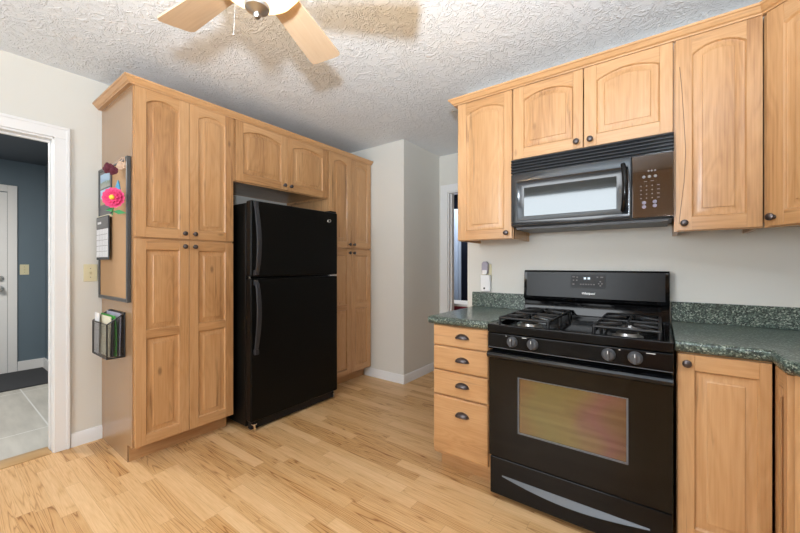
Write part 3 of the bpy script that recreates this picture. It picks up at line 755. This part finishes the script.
# ------------------------------------------------------------------ gas range
RX, RY = -.7165, 1.764
t = thing('gas_range', 'black gas range with four knobs standing between the base cabinets', 'range', (RX, RY, 0)); RT = t
w_ = .764
MB().box(.003, .045, .05, w_ - .003, .63, .884).build('body', M['black_plastic'], t, bevel=.003)
for x in (.03, w_ - .06):
    for y in (.07, .58): MB().lathe([(.016, 0), (.016, .05)], (x + .015, y, 0), 'z', 12).build('levelling_foot', M['black_plastic'], t)
# storage drawer with a crescent pull
mb = MB(); mb.box(.002, .004, .030, w_ - .002, .044, .224); dr = mb.build('storage_drawer', M['black'], t, bevel=.006)
mb = MB(); n = 24; top = []; bot = []; lip = []
for i in range(n + 1):
    s_ = i / n; x = .068 + (w_ - .145) * s_; b_ = math.sin(PI * s_)
    top.append((x, -.002 - .0 * b_, .135)); bot.append((x, -.002 - .018 * b_, .135 - .024 * b_)); lip.append((x, .003, .135 - .032 * b_ - .003))
a = mb.add(top); b_ = mb.add(bot); c = mb.add(lip); d_ = mb.add([(p[0], .0035, p[2] + .004) for p in top])
for A_, B_ in ((a, b_), (b_, c), (d_, a)):
    for i in range(n): mb.face((A_ + i, A_ + i + 1, B_ + i + 1, B_ + i))
mb.build('drawer_pull', M['silver_grey'], dr, smooth=60)  # satin grey imitates the ceiling's highlight on the crescent pull
# oven door
mb = MB(); mb.mi = 0
wx0, wx1, wz0, wz1 = .150, .613, .380, .660
F = -.006
mb.box(.002, F, .234, wx0, .044, .772); mb.box(wx1, F, .234, w_ - .002, .044, .772); mb.box(wx0, F, .234, wx1, .044, wz0); mb.box(wx0, F, wz1, wx1, .044, .772)
od = mb.build('oven_door', M['door_black'], t)
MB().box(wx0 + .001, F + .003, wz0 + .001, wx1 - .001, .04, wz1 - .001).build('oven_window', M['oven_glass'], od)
mb = MB()
for a in ((wx0, wz0, wx0 + .007, wz1), (wx1 - .007, wz0, wx1, wz1), (wx0 + .007, wz0, wx1 - .007, wz0 + .007), (wx0 + .007, wz1 - .004, wx1 - .007, wz1)): mb.box(a[0], F - .001, a[1], a[2], F + .0025, a[3])
mb.build('window_frame', M['silver_grey'], od)
mb = MB(); prof = [(.010, .742), (-.028, .744), (-.040, .752), (-.042, .764), (-.034, .774), (.010, .779)]
mb.prism(prof, .001, w_ - .001, 'x'); mb.build('handle', M['black_trim'], od, bevel=.002)
# control panel and knobs
mb = MB(); mb.prism([(.044, .785), (-.010, .785), (-.024, .800), (-.022, .870), (-.010, .874), (.044, .874)], .001, w_ - .001, 'x'); cp = mb.build('control_panel', M['black'], t, bevel=.003)
mb = MB(); mb.box(.003, -.0255, .798, w_ - .003, -.0235, .8005); mb.build('edge_highlight', M['silver_grey'], cp)  # thin grey strip imitating the highlight along the panel edge
for x in (.130, .228, .543, .638):
    mb = MB(); mb.lathe([(0, 0), (.0265, 0), (.0265, -.006), (.023, -.010), (.021, -.020), (.018, -.023), (0, -.023)], axis='y', seg=28); mb.box(-.0045, -.034, -.020, .0045, -.016, .022)
    k = mb.build('knob', M['grey_plastic'], cp, (x, -.0245, .838), bevel=.001)
    MB().box(-.0012, -.0352, .008, .0012, -.0342, .0215).build('pointer', M['print_white'], k)
for x0_, x1_ in ((.095, .101), (.176, .198), (.580, .586), (.675, .705)):
    MB().box(x0_, -.0245, .862, x1_, -.0235, .8642).build('marking', M['print_white'], cp)
# cooktop: raised rim, recessed wells
mb = MB(); mb.box(0, -.028, .876, w_, .003, .917); mb.box(0, .003, .884, .03, .60, .917); mb.box(w_ - .03, .003, .884, w_, .60, .917); mb.box(.03, .555, .884, w_ - .03, .60, .917)
mb.box(.03, .003, .884, w_ - .03, .555, .894); mb.box(.30, .003, .894, .464, .555, .902)
ck_ = mb.build('cooktop', M['black'], t, bevel=.005)
# burners
for bx in (.165, .60):
    for by in (.15, .42):
        mb = MB(); mb.mi = 0; mb.lathe([(0, .894), (.062, .894), (.062, .897), (.046, .900), (.044, .911), (.0, .911)], (bx, by, 0), 'z', 28)
        mb.mi = 1; mb.lathe([(.0, .9112), (.040, .9112), (.042, .915), (.036, .919), (0, .920)], (bx, by, 0), 'z', 28)
        mb.build('burner', [M['alu'], M['iron']], t)
# grates
def grate(x0, x1):
    mb = MB(); y0, y1, zt = .03, .54, .944; b_ = .0065
    def bar(p, q, z=zt): mb.tube([(p[0], p[1], z), (q[0], q[1], z)], b_, 6)
    for y in (y0, y1, (y0 + y1) / 2): bar((x0, y), (x1, y))
    for x in (x0, x1): bar((x, y0), (x, y1))
    for x in (x0, x1):
        for y in (y0, (y0 + y1) / 2, y1): mb.tube([(x, y, zt), (x, y, .8955)], [b_, b_ * 1.2], 6)
    cx = (x0 + x1) / 2
    for by in (.15, .42):
        for dx, dy in ((1, 0), (-1, 0), (0, 1), (0, -1), (.7, .7), (-.7, .7), (.7, -.7), (-.7, -.7)):
            L_ = .125 if dx * dy == 0 else .15
            e = (cx + dx * L_, by + dy * L_)
            e = (min(max(e[0], x0), x1), min(max(e[1], y0), y1))
            mb.tube([(cx + dx * .03, by + dy * .03, zt + .004), (cx + dx * .06, by + dy * .06, zt + .006), (e[0], e[1], zt)], [b_ * .8, b_, b_], 6)
    return mb.build('grate', M['iron'], t, smooth=60)
grate(.045, .285); grate(.48, .72)
# backguard
mb = MB(); mb.prism([(.603, .90), (.588, .90), (.592, .93), (.603, .985), (.600, .995), (.583, 1.0), (.578, 1.01), (.590, 1.175), (.60, 1.186), (.645, 1.186), (.66, 1.17), (.66, .90)], .001, w_ - .001, 'x')
bg = mb.build('backguard', M['black'], t, bevel=.003)
tilt = math.atan2(.012, .165)
def bgp(x, z): return (x, .578 + (z - 1.01) * .012 / .165 - .0012, z)
mb = MB()
n0 = mb.add([bgp(.020, 1.022), bgp(w_ - .020, 1.022), bgp(w_ - .020, 1.176), bgp(.020, 1.176)])
n1 = mb.add([(p[0], p[1] + .003, p[2]) for p in (bgp(.020, 1.022), bgp(w_ - .020, 1.022), bgp(w_ - .020, 1.176), bgp(.020, 1.176))])
mb.face([n0, n0 + 1, n0 + 2, n0 + 3]); mb.face([n1 + 3, n1 + 2, n1 + 1, n1])
for k in range(4): mb.face((n0 + k, n0 + (k + 1) % 4, n1 + (k + 1) % 4, n1 + k))
fp = mb.build('fascia', M['fascia'], bg)
disp = MB()
q = [bgp(.283, 1.082), bgp(.468, 1.082), bgp(.468, 1.160), bgp(.283, 1.160)]
n0 = disp.add([(p[0], p[1] - .002, p[2]) for p in q]); n1 = disp.add([(p[0], p[1] + .001, p[2]) for p in q])
disp.face([n0, n0 + 1, n0 + 2, n0 + 3])
for k in range(4): disp.face((n0 + k, n0 + (k + 1) % 4, n1 + (k + 1) % 4, n1 + k))
dp = disp.build('display', M['black_plastic'], bg)
mb = MB()
for x, z, a, b_ in ((.360, 1.140, .012, .012), (.381, 1.140, .012, .012)):
    p = bgp(x, z); MB().box(p[0] - a / 2, p[1] - .0032, p[2] - b_ / 2, p[0] + a / 2, p[1] - .0022, p[2] + b_ / 2).build('clock_digit', M['lcd'], dp)
mb = MB()
for x, z, a in ((.298, 1.148, .014), (.318, 1.146, .008), (.298, 1.128, .008), (.316, 1.128, .008), (.298, 1.104, .010), (.338, 1.104, .009), (.352, 1.104, .009), (.366, 1.104, .009), (.380, 1.104, .009), (.394, 1.104, .009), (.408, 1.104, .009), (.426, 1.148, .008), (.448, 1.148, .014), (.441, 1.122, .008), (.433, 1.110, .007), (.449, 1.110, .007), (.441, 1.098, .008)):
    p = bgp(x, z); MB().box(p[0] - a / 2, p[1] - .0032, p[2] - .0035, p[0] + a / 2, p[1] - .0022, p[2] + .0035).build('button', M['print_grey'], dp)
p = bgp(.378, 1.050)
text_mesh('Whirlpool', .0165, M['print_white'], bg, (p[0], p[1] - .0015, p[2]), shear=.25, offset=.0006)
pts = [(p[0] - .012 + .022 * math.cos(a), p[1] - .0015, p[2] + .001 + .007 * math.sin(a)) for a in [R(150) + R(200) * i / 18 for i in range(19)]]
MB().tube(pts, .0008, 5).build('emblem', M['print_white'], bg)

# ------------------------------------------------------------------ over-the-range microwave
MX, MY = -.704, 2.07
t = thing('microwave_oven', 'black over-the-range microwave hanging beneath the short wall cabinet', 'microwave', (MX, MY, 1.43))
w_ = .760; H = .409
MB().box(.002, .022, .012, w_ - .002, .355, H).build('body', M['black_plastic'], t, bevel=.003)
mb = MB()
for i in range(5):
    z = .326 + i * .0168
    mb.prism([(.022, z), (-.004, z + .001), (-.010, z + .006), (-.006, z + .0125), (.022, z + .0145)], .0, w_, 'x')
mb.box(.004, .010, .322, w_ - .004, .021, H - .001)
mb.build('vent_grille', M['grille'], t, smooth=25)
# door: sloped frame around a recessed window
mb = MB(); dx1 = .594; dz0, dz1 = .018, .320
def ringed(levels):
    ids = []
    for x0, z0, x1, z1, y in levels: ids.append(mb.add([(x0, y, z0), (x1, y, z0), (x1, y, z1), (x0, y, z1)]))
    for A_, B_ in zip(ids, ids[1:]):
        for k in range(4): mb.face((A_ + k, A_ + (k + 1) % 4, B_ + (k + 1) % 4, B_ + k))
    return ids
ids = ringed([(0, dz0, dx1, dz1, .020), (0, dz0, dx1, dz1, -.004), (.003, dz0 + .003, dx1 - .003, dz1 - .003, -.006), (.032, .044, dx1 - .012, .276, -.006), (.038, .050, dx1 - .018, .270, -.0005),
              (.072, .072, .532, .238, .006)])
mb.face([ids[0] + k for k in reversed(range(4))])
md = mb.build('door', M['grille'], t)
mb = MB(); mb.box(.0725, .003, .0725, .5315, .0085, .2375); mb.build('door_window', M['micro_glass'], md)
mb = MB(); mb.tube([(.560, -.004, .06), (.566, -.026, .09), (.570, -.036, .15), (.570, -.036, .20), (.566, -.026, .26), (.560, -.004, .29)], .011, 10, flat=1.0); mb.build('handle', M['black'], md, smooth=60)
mb = MB(); mb.box(.597, -.006, dz0, w_, .021, dz1); cpn = mb.build('control_panel', M['wood_reflection_glass'], t, bevel=.004)
mb = MB()
def dash(x, z, a, b_=.004): MB().box(x - a / 2, -.0072, z - b_ / 2, x + a / 2, -.0058, z + b_ / 2).build('button', M['print_grey'], cpn)
for x in (.664, .676, .689): MB().lathe([(.0, -.0072), (.0045, -.0072), (.0045, -.0058)], (x, 0, .241), 'y', 10).build('clock_digit', M['print_grey'], cpn)
for x in (.645, .667, .690): MB().lathe([(.0, -.0072), (.0068, -.0072), (.0068, -.0058)], (x, 0, .214), 'y', 12).build('button', M['print_grey'], cpn)
for x in (.652, .678): dash(x, .192, .012, .002)
for j in range(4):
    for i in range(3): dash(.634 + i * .022, .170 - j * .0195, .0045, .0045)
    dash(.702, .170 - j * .0195, .009, .003)
for x, z in ((.646, .090), (.646, .070), (.688, .092), (.688, .073)): MB().lathe([(.0, -.0074), (.0085, -.0074), (.0085, -.0058)], (x, 0, z), 'y', 14).build('button', M['key'], cpn)
mb = MB(); mb.box(.02, .03, .0, w_ - .02, .34, .0115); 
for x in (.20, .33, .47, .62): mb.box(x, .032, -.002, x + .09, .06, .0)
mb.build('underside_vent', M['grey_plastic'], t)

# ------------------------------------------------------------------ ceiling fan
FX, FY = -1.017, .624
t = thing('ceiling_fan', 'ceiling fan with maple blades and a lit frosted glass bowl', 'ceiling fan', (FX, FY, 0))
MB().lathe([(0, 2.506), (.075, 2.506), (.075, 2.45), (.06, 2.43), (.10, 2.41), (.125, 2.37), (.125, 2.27), (.10, 2.245), (.06, 2.225), (.05, 2.190), (0, 2.190)], seg=36).build('motor_housing', M['steel'], t)
MB().lathe([(.141, 2.166), (.145, 2.164), (.145, 2.146), (.136, 2.116), (.115, 2.088), (.085, 2.068), (.05, 2.055), (.02, 2.050), (.02, 2.054), (.05, 2.059), (.083, 2.072), (.112, 2.091), (.132, 2.118), (.141, 2.146), (.141, 2.166)], seg=40, cap=False).build('glass_bowl', M['bowl'], t)
MB().lathe([(0, 2.190), (.006, 2.190), (.006, 2.049), (.030, 2.049), (.038, 2.034), (.036, 2.024), (.020, 2.016), (.010, 2.010), (.012, 2.004), (.008, 1.997), (0, 1.995)], seg=24).build('finial', M['steel'], t)
blade_me = None
for i in range(5):
    a = R(184.6 - 71.7 * i)
    if blade_me is None:
        mb = MB()
        r0, r1, hw0, hw1, th, rc = .155, .505, .052, .070, .0035, .022
        out = [(r0, -hw0), (r1 - rc, -hw1)] + [(r1 - rc + rc * math.sin(q), -hw1 + rc - rc * math.cos(q)) for q in [R(90) * k / 6 for k in range(1, 7)]] + \
              [(r1 - rc + rc * math.cos(q), hw1 - rc + rc * math.sin(q)) for q in [R(90) * k / 6 for k in range(0, 7)]] + [(r0, hw0)]
        mb.prism(out, -th, th, 'z')
        bl = mb.build('blade', M['wblade'], t, (0, 0, 2.152), bevel=.001)
        mb = MB(); mb.prism([(.08, -.02), (.14, -.012), (.20, -.035), (.20, .035), (.14, .012), (.08, .02)], th + .0005, th + .006, 'z'); mb.build('blade_iron', M['steel'], bl)
        blade_me = bl
    else: bl = copy_part(blade_me, t)
    bl.rotation_euler = (R(-11), 0, a)
mb = MB(); mb.tube([(-.01, -.03, 2.03), (-.03, -.055, 2.02), (-.033, -.058, 1.93)], .0008, 5); mb.ball((-.033, -.058, 1.927), .0035); mb.build('pull_chain', M['steel'], t)

# ------------------------------------------------------------------ corkboard and what hangs on it (on the pantry's side, faces -y)
YP = .751
bx0, bx1, bz0, bz1 = -3.160, -2.578, .992, 1.880
t = thing('corkboard', 'cork and pewter memo board hung on the pantry side panel', 'corkboard', (0, 0, 0))
MB().box(bx0 + .01, YP - .013, bz0 + .01, bx1 - .01, YP - .001, bz1 - .01).build('cork', M['cork'], t)
mb = MB(); f = .022
for a in ((bx0, bz0, bx0 + f, bz1), (bx1 - f, bz0, bx1, bz1), (bx0 + f, bz0, bx1 - f, bz0 + f), (bx0 + f, bz1 - f, bx1 - f, bz1)): mb.box(a[0], YP - .021, a[1], a[2], YP - .0005, a[3])
mb.build('frame', M['frame_grey'], t, bevel=.003)
MB().box(bx0 + f, YP - .017, 1.555, -2.895, YP - .0135, bz1 - f).build('magnetic_panel', M['pewter'], t)
MB().box(-2.895, YP - .019, 1.555, -2.883, YP - .0135, bz1 - f).build('divider', M['frame_grey'], t)
MB().box(bx0 + f, YP - .030, 1.535, -2.883, YP - .0135, 1.553).build('ledge', M['paper_cream'], t)
YB_ = YP - .0175
tag(MB().box(-3.115, YB_ - .0015, 1.742, -2.915, YB_, 1.838).build('photograph', M['photo_a']), 'upper colour snapshot on the memo board, a shore scene', 'photo', 'snapshots on the memo board')
tag(MB().box(-3.115, YB_ - .0015, 1.630, -2.915, YB_, 1.732).build('photograph', M['photo_b']), 'lower colour snapshot on the memo board, with sandy ground', 'photo', 'snapshots on the memo board')
t = thing('calendar', 'hanging paper calendar below the two snapshots on the memo board', 'calendar', (0, 0, 0))
MB().box(-3.140, YP - .034, 1.255, -2.872, YP - .0305, 1.545).build('backing', M['greycard'], t)
MB().box(-3.126, YP - .0375, 1.462, -2.878, YP - .0345, 1.538).build('header', M['pewter'], t)
MB().box(-3.126, YP - .0375, 1.272, -2.884, YP - .0345, 1.460).build('page', M['paper'], t)
mb = MB()
for z in (1.31, 1.347, 1.385, 1.422): mb.box(-3.126, YP - .0380, z, -2.884, YP - .0376, z + .0022)
for i in range(1, 7): mb.box(-3.126 + i * .0345, YP - .0380, 1.272, -3.1248 + i * .0345, YP - .0376, 1.460)
mb.build('ruling', M['print_grey'], t)
mb = MB(); mb.box(-3.10, YP - .0382, 1.495, -3.02, YP - .0376, 1.510); mb.build('heading', M['paper'], t)
# pink flower
t = thing('paper_flower', 'pink artificial flower with yellow centre pinned to the cork', 'flower', (-2.600, YP - .078, 1.618), R(48))
mb = MB()
for ring_, (rad, nn, y, up_) in enumerate(((.062, 14, 0, .010), (.048, 12, -.008, .016), (.033, 9, -.014, .018))):
    for k in range(nn):
        a = 2 * PI * (k + .5 * ring_) / nn; ca, sa = math.cos(a), math.sin(a); hw = rad * .24
        def pp(r_, s_, yy): return (ca * r_ - sa * s_, yy, sa * r_ + ca * s_)
        n0 = mb.add([pp(.008, 0, y), pp(rad * .55, -hw, y - .002), pp(rad * .9, -hw * .8, y - up_ * .6), pp(rad, 0, y - up_ * .5), pp(rad * .9, hw * .8, y - up_ * .6), pp(rad * .55, hw, y - .002), pp(rad * .55, 0, y + .004),
                     pp(.008, 0, y + .003), pp(rad * .8, 0, y + .001)])
        for q in ((0, 1, 6), (1, 2, 6), (2, 3, 6), (3, 4, 6), (4, 5, 6), (5, 0, 6)): mb.face([n0 + i for i in q])
        for q in ((7, 1, 8), (1, 2, 8), (2, 3, 8), (3, 4, 8), (4, 5, 8), (5, 7, 8)): mb.face([n0 + i for i in q])
mb.build('petals', M['pink'], t)
MB().ball((0, -.022, .0), .014, sc=(1, .7, 1)).build('centre', M['yellow'], t)
mb = MB(); mb.tube([(0, .01, 0), (-.012, .02, -.05), (-.022, .026, -.10)], .003, 6)
for s_, dz in ((1, -.078), (-.8, -.064)):
    n0 = mb.add([(-.016, .020, dz), (.02 * s_, .006, dz - .018), (.062 * s_, .010, dz - .010), (.022 * s_, .012, dz + .010), (.02 * s_, .020, dz - .004)])
    for q in ((0, 1, 4), (1, 2, 4), (2, 3, 4), (3, 0, 4), (0, 3, 2, 1)): mb.face([n0 + i for i in q])
mb.build('stem', M['leaf'], t)
mb = MB(); mb.prism([(-.04, 0), (.04, 0), (.045, .035), (.01, .085), (-.035, .05)], -.004, 0, 'y')
tag(mb.build('paper_tag', M['blue'], None, (-2.765, YP - .0145, 1.672)), 'bright blue paper tag tucked behind the pink flower', 'tag')
t = thing('dried_roses', 'dark red dried roses and a beige bloom pinned at the board top', 'dried flowers', (-2.598, YP - .072, 1.805), R(40))
def bloom(c, r_):
    mb = MB(); mb.ball(c, r_, 10)
    for k in range(9):
        a = k * 2.4; rr = r_ * (.7 + .04 * k); mb.ball((c[0] + rr * math.cos(a), c[1] - r_ * .3, c[2] + rr * math.sin(a)), r_ * .48, 8, (1, .5, 1))
    return mb
bloom((-.035, 0, -.012), .024).build('dark_bloom', M['maroon'], t); bloom((-.005, -.004, -.028), .020).build('dark_bloom', M['maroon'], t); bloom((.035, .0, .004), .020).build('pale_bloom', M['rosebeige'], t)
mb = MB(); mb.tube([(-.05, .012, 0), (.0, .014, .03), (.03, .016, .06)], .003, 6); mb.tube([(.05, .012, -.01), (.045, .014, .03), (.04, .016, .062)], .003, 6); mb.tube([(-.005, .01, -.02), (.02, .014, .02), (.035, .016, .06)], .003, 6)
mb.build('stem', M['rosebeige'], t)

# wire mesh wall file and papers
hx0, hx1, hy0, hz0, hzf, hzb = -2.972, -2.68, .660, .650, .858, .920
HY = YP - .004
t = thing('wire_file_holder', 'black wire-mesh file holder full of papers, below the memo board', 'file holder', (0, 0, 0))
mb = MB(); r_ = .0042
A1, A2 = (hx0, hy0), (hx1, hy0); B1, B2 = (hx0, HY), (hx1, HY)
def ln(p, q): mb.tube([p, q], r_, 6)
for x in (hx0, hx1):
    ln((x, hy0, hz0), (x, hy0, hzf)); ln((x, HY, hz0), (x, HY, hzb)); ln((x, hy0, hzf), (x, HY, hzb)); ln((x, hy0, hz0), (x, HY, hz0)); mb.ball((x, hy0, hzf), r_, 8); mb.ball((x, HY, hzb), r_, 8); mb.ball((x, hy0, hz0), r_, 8); mb.ball((x, HY, hz0), r_, 8)
for y, z in ((hy0, hz0), (hy0, hzf), (HY, hz0), (HY, hzb)): ln((hx0, y, z), (hx1, y, z))
mb.build('wire_frame', M['iron'], t, smooth=60)
mb = MB()
n0 = mb.add([(hx0, hy0, hz0), (hx1, hy0, hz0), (hx1, hy0, hzf), (hx0, hy0, hzf), (hx0, HY, hz0), (hx1, HY, hz0), (hx1, HY, hzb), (hx0, HY, hzb)])
for q in ((0, 1, 2, 3), (1, 5, 6, 2), (4, 0, 3, 7), (0, 4, 5, 1), (5, 4, 7, 6)): mb.face([n0 + i for i in q])
mb.build('mesh_panel', M['mesh'], t)
def sheet(name, mat, y0, y1, x0, x1, z0, z1, th, label, cat, bow=0.0):
    mb = MB(); n = 8; A_ = []; B_ = []
    for i in range(n + 1):
        s_ = i / n; y = y0 + (y1 - y0) * s_ + bow * math.sin(PI * s_); z = z0 + (z1 - z0) * s_
        A_.append(mb.add([(x0, y, z), (x1, y, z)])); B_.append(mb.add([(x0, y + th, z), (x1, y + th, z)]))
    for i in range(n):
        mb.face((A_[i], A_[i] + 1, A_[i + 1] + 1, A_[i + 1])); mb.face((B_[i] + 1, B_[i], B_[i + 1], B_[i + 1] + 1))
        mb.face((A_[i], A_[i + 1], B_[i + 1], B_[i])); mb.face((A_[i] + 1, B_[i] + 1, B_[i + 1] + 1, A_[i + 1] + 1))
    mb.face((A_[0] + 1, A_[0], B_[0], B_[0] + 1)); mb.face((A_[n], A_[n] + 1, B_[n] + 1, B_[n]))
    return tag(mb.build(name, mat), label, cat)
hb = hz0 + .006
sheet('envelope', M['paper'], .664, .668, -2.965, -2.87, hb, .912, .002, 'white letter sticking up at the front of the wire file holder', 'letter')
sheet('booklet', M['paper_cream'], .676, .684, -2.95, -2.71, hb, .900, .006, 'cream booklet standing behind the white letter in the file holder', 'booklet')
sheet('folder', M['greycard'], .690, .694, -2.962, -2.690, hb, .885, .004, 'dark grey folder in front of the green one in the file holder', 'folder')
sheet('folder', M['green'], .704, .698, -2.96, -2.688, hb, .905, .006, 'bright green folder in the middle of the wire file holder', 'folder', .004)
sheet('folder', M['lilac_card'], .722, .728, -2.96, -2.690, hb, .918, .006, 'pale lilac folder at the back of the wire file holder', 'folder')

# ------------------------------------------------------------------ switches, outlet
def switch(loc, rz, label, parent=None):
    t = thing('light_switch', label, 'light switch', loc, rz)
    MB().box(-.037, -.006, -.059, .037, -.0005, .059).build('wall_plate', M['ivory'], t, bevel=.003)
    mb = MB(); mb.prism([(-.006, -.009), (-.016, .006), (-.006, .009)], -.005, .005, 'x'); mb.build('toggle', M['ivory'], t)
    for z in (-.03, .03): MB().lathe([(0, -.0072), (.003, -.0072), (.003, -.0058)], (0, 0, z), 'y', 8).build('screw', M['print_grey'], t)
switch((X0, .690, 1.165), R(90), 'ivory light switch on the cream wall beside the entry doorway casing')
switch((XE, .700, 1.165), R(90), 'ivory light switch on the slate blue wall of the entry room')
t = thing('wall_outlet', 'ivory wall outlet above the short countertop, mostly covered by plugs', 'outlet', (-1.005, YW, 1.165))
MB().box(-.037, -.006, -.059, .037, -.0005, .059).build('wall_plate', M['ivory'], t, bevel=.003)
t = thing('night_light', 'small lilac-grey plug-in night light above the white adapter', 'night light', (-1.010, YW - .007, 1.20))
mb = MB(); mb.prism([(-.020, -.045), (.020, -.045), (.023, -.02), (.023, .03), (.012, .045), (-.012, .045), (-.023, .03), (-.023, -.02)], -.028, 0, 'y'); mb.build('lens', M['lilac'], t, bevel=.006, seg=3)
MB().box(-.017, -.030, -.048, .017, -.0005, -.016).build('base', M['white_plastic'], t, bevel=.003)
t = thing('plug_in_adapter', 'white rectangular plug-in adapter with one dark dot on the outlet', 'adapter', (-1.005, YW - .007, 1.090))
MB().box(-.036, -.030, -.060, .036, -.0005, .058).build('casing', M['white_plastic'], t, bevel=.006, seg=3)
MB().lathe([(0, -.0315), (.007, -.0315), (.007, -.0295)], (-.006, 0, -.038), 'y', 16).build('sensor', M['black_plastic'], t)

# ------------------------------------------------------------------ entry room: door, rug
t = thing('entry_door', 'white panelled entry door in the slate blue room', 'door', (XE + .003, -.345, 0), R(90))
w_ = .91
mb = door_mesh(w_, 2.03, [(.22, .92, 0), (1.06, 1.90, 0)], st=.11); mb.m = [0] * len(mb.m)
mb.build('door_leaf', M['white'], t)
for z, r_ in ((.955, .027), (1.07, .024)):
    MB().lathe([(0, 0), (r_ + .006, 0), (r_ + .006, -.006), (.010, -.010), (.010, -.03 if z < 1 else -.012), (r_, -.036 if z < 1 else -.016), (r_ * .9, -.055 if z < 1 else -.022), (0, -.060 if z < 1 else -.024)], (w_ - .055, -T, z), 'y', 18).build('door_knob' if z < 1 else 'deadbolt', M['steel'], t)
mb = MB(); mb.box(XE + .001, .568, 0, XE + .020, .642, 2.115); mb.box(XE + .001, -.43, 2.04, XE + .020, .568, 2.115); mb.box(XE + .001, -.43, 0, XE + .020, -.348, 2.04)
struct('trim_4', mb, M['white'], bevel=.003)
tag(MB().box(XE + .03, -.30, .001, -5.06, .845, .012).build('door_mat', M['mat'], bevel=.003), 'charcoal doormat on the grey tile in front of the entry door', 'rug')

# ------------------------------------------------------------------ far room seen past the hall: curtain, red chest
def drape(name, mat, x0, x1, y, z0, z1, label, amp=.03, waves=5):
    mb = MB(); n = 60; A_ = []
    for z in (z0, z1):
        A_.append(mb.add([(x0 + (x1 - x0) * i / n, y + amp * math.sin(waves * 2 * PI * i / n), z) for i in range(n + 1)]))
    for z in (z0, z1):
        A_.append(mb.add([(x0 + (x1 - x0) * i / n, y + .006 + amp * math.sin(waves * 2 * PI * i / n), z) for i in range(n + 1)]))
    for i in range(n):
        mb.face((A_[0] + i, A_[0] + i + 1, A_[1] + i + 1, A_[1] + i)); mb.face((A_[2] + i, A_[3] + i, A_[3] + i + 1, A_[2] + i + 1))
        mb.face((A_[1] + i, A_[1] + i + 1, A_[3] + i + 1, A_[3] + i)); mb.face((A_[0] + i, A_[2] + i, A_[2] + i + 1, A_[0] + i + 1))
    return tag(mb.build(name, mat, smooth=80), label, 'curtain')
drape('curtain', M['curtain'], -2.62, -2.345, 4.70, .66, 2.05, 'pale blue curtain seen through the hall doorway', waves=3, amp=.02)
t = thing('storage_chest', 'dark red chest with white top in the room past the hall', 'chest', (-2.35, 4.00, 0))
MB().box(-.55, 0, 0, .75, .35, .70).build('body', M['red'], t, bevel=.004)
MB().box(-.57, -.02, .701, .77, .37, .735).build('top', M['white'], t, bevel=.004)
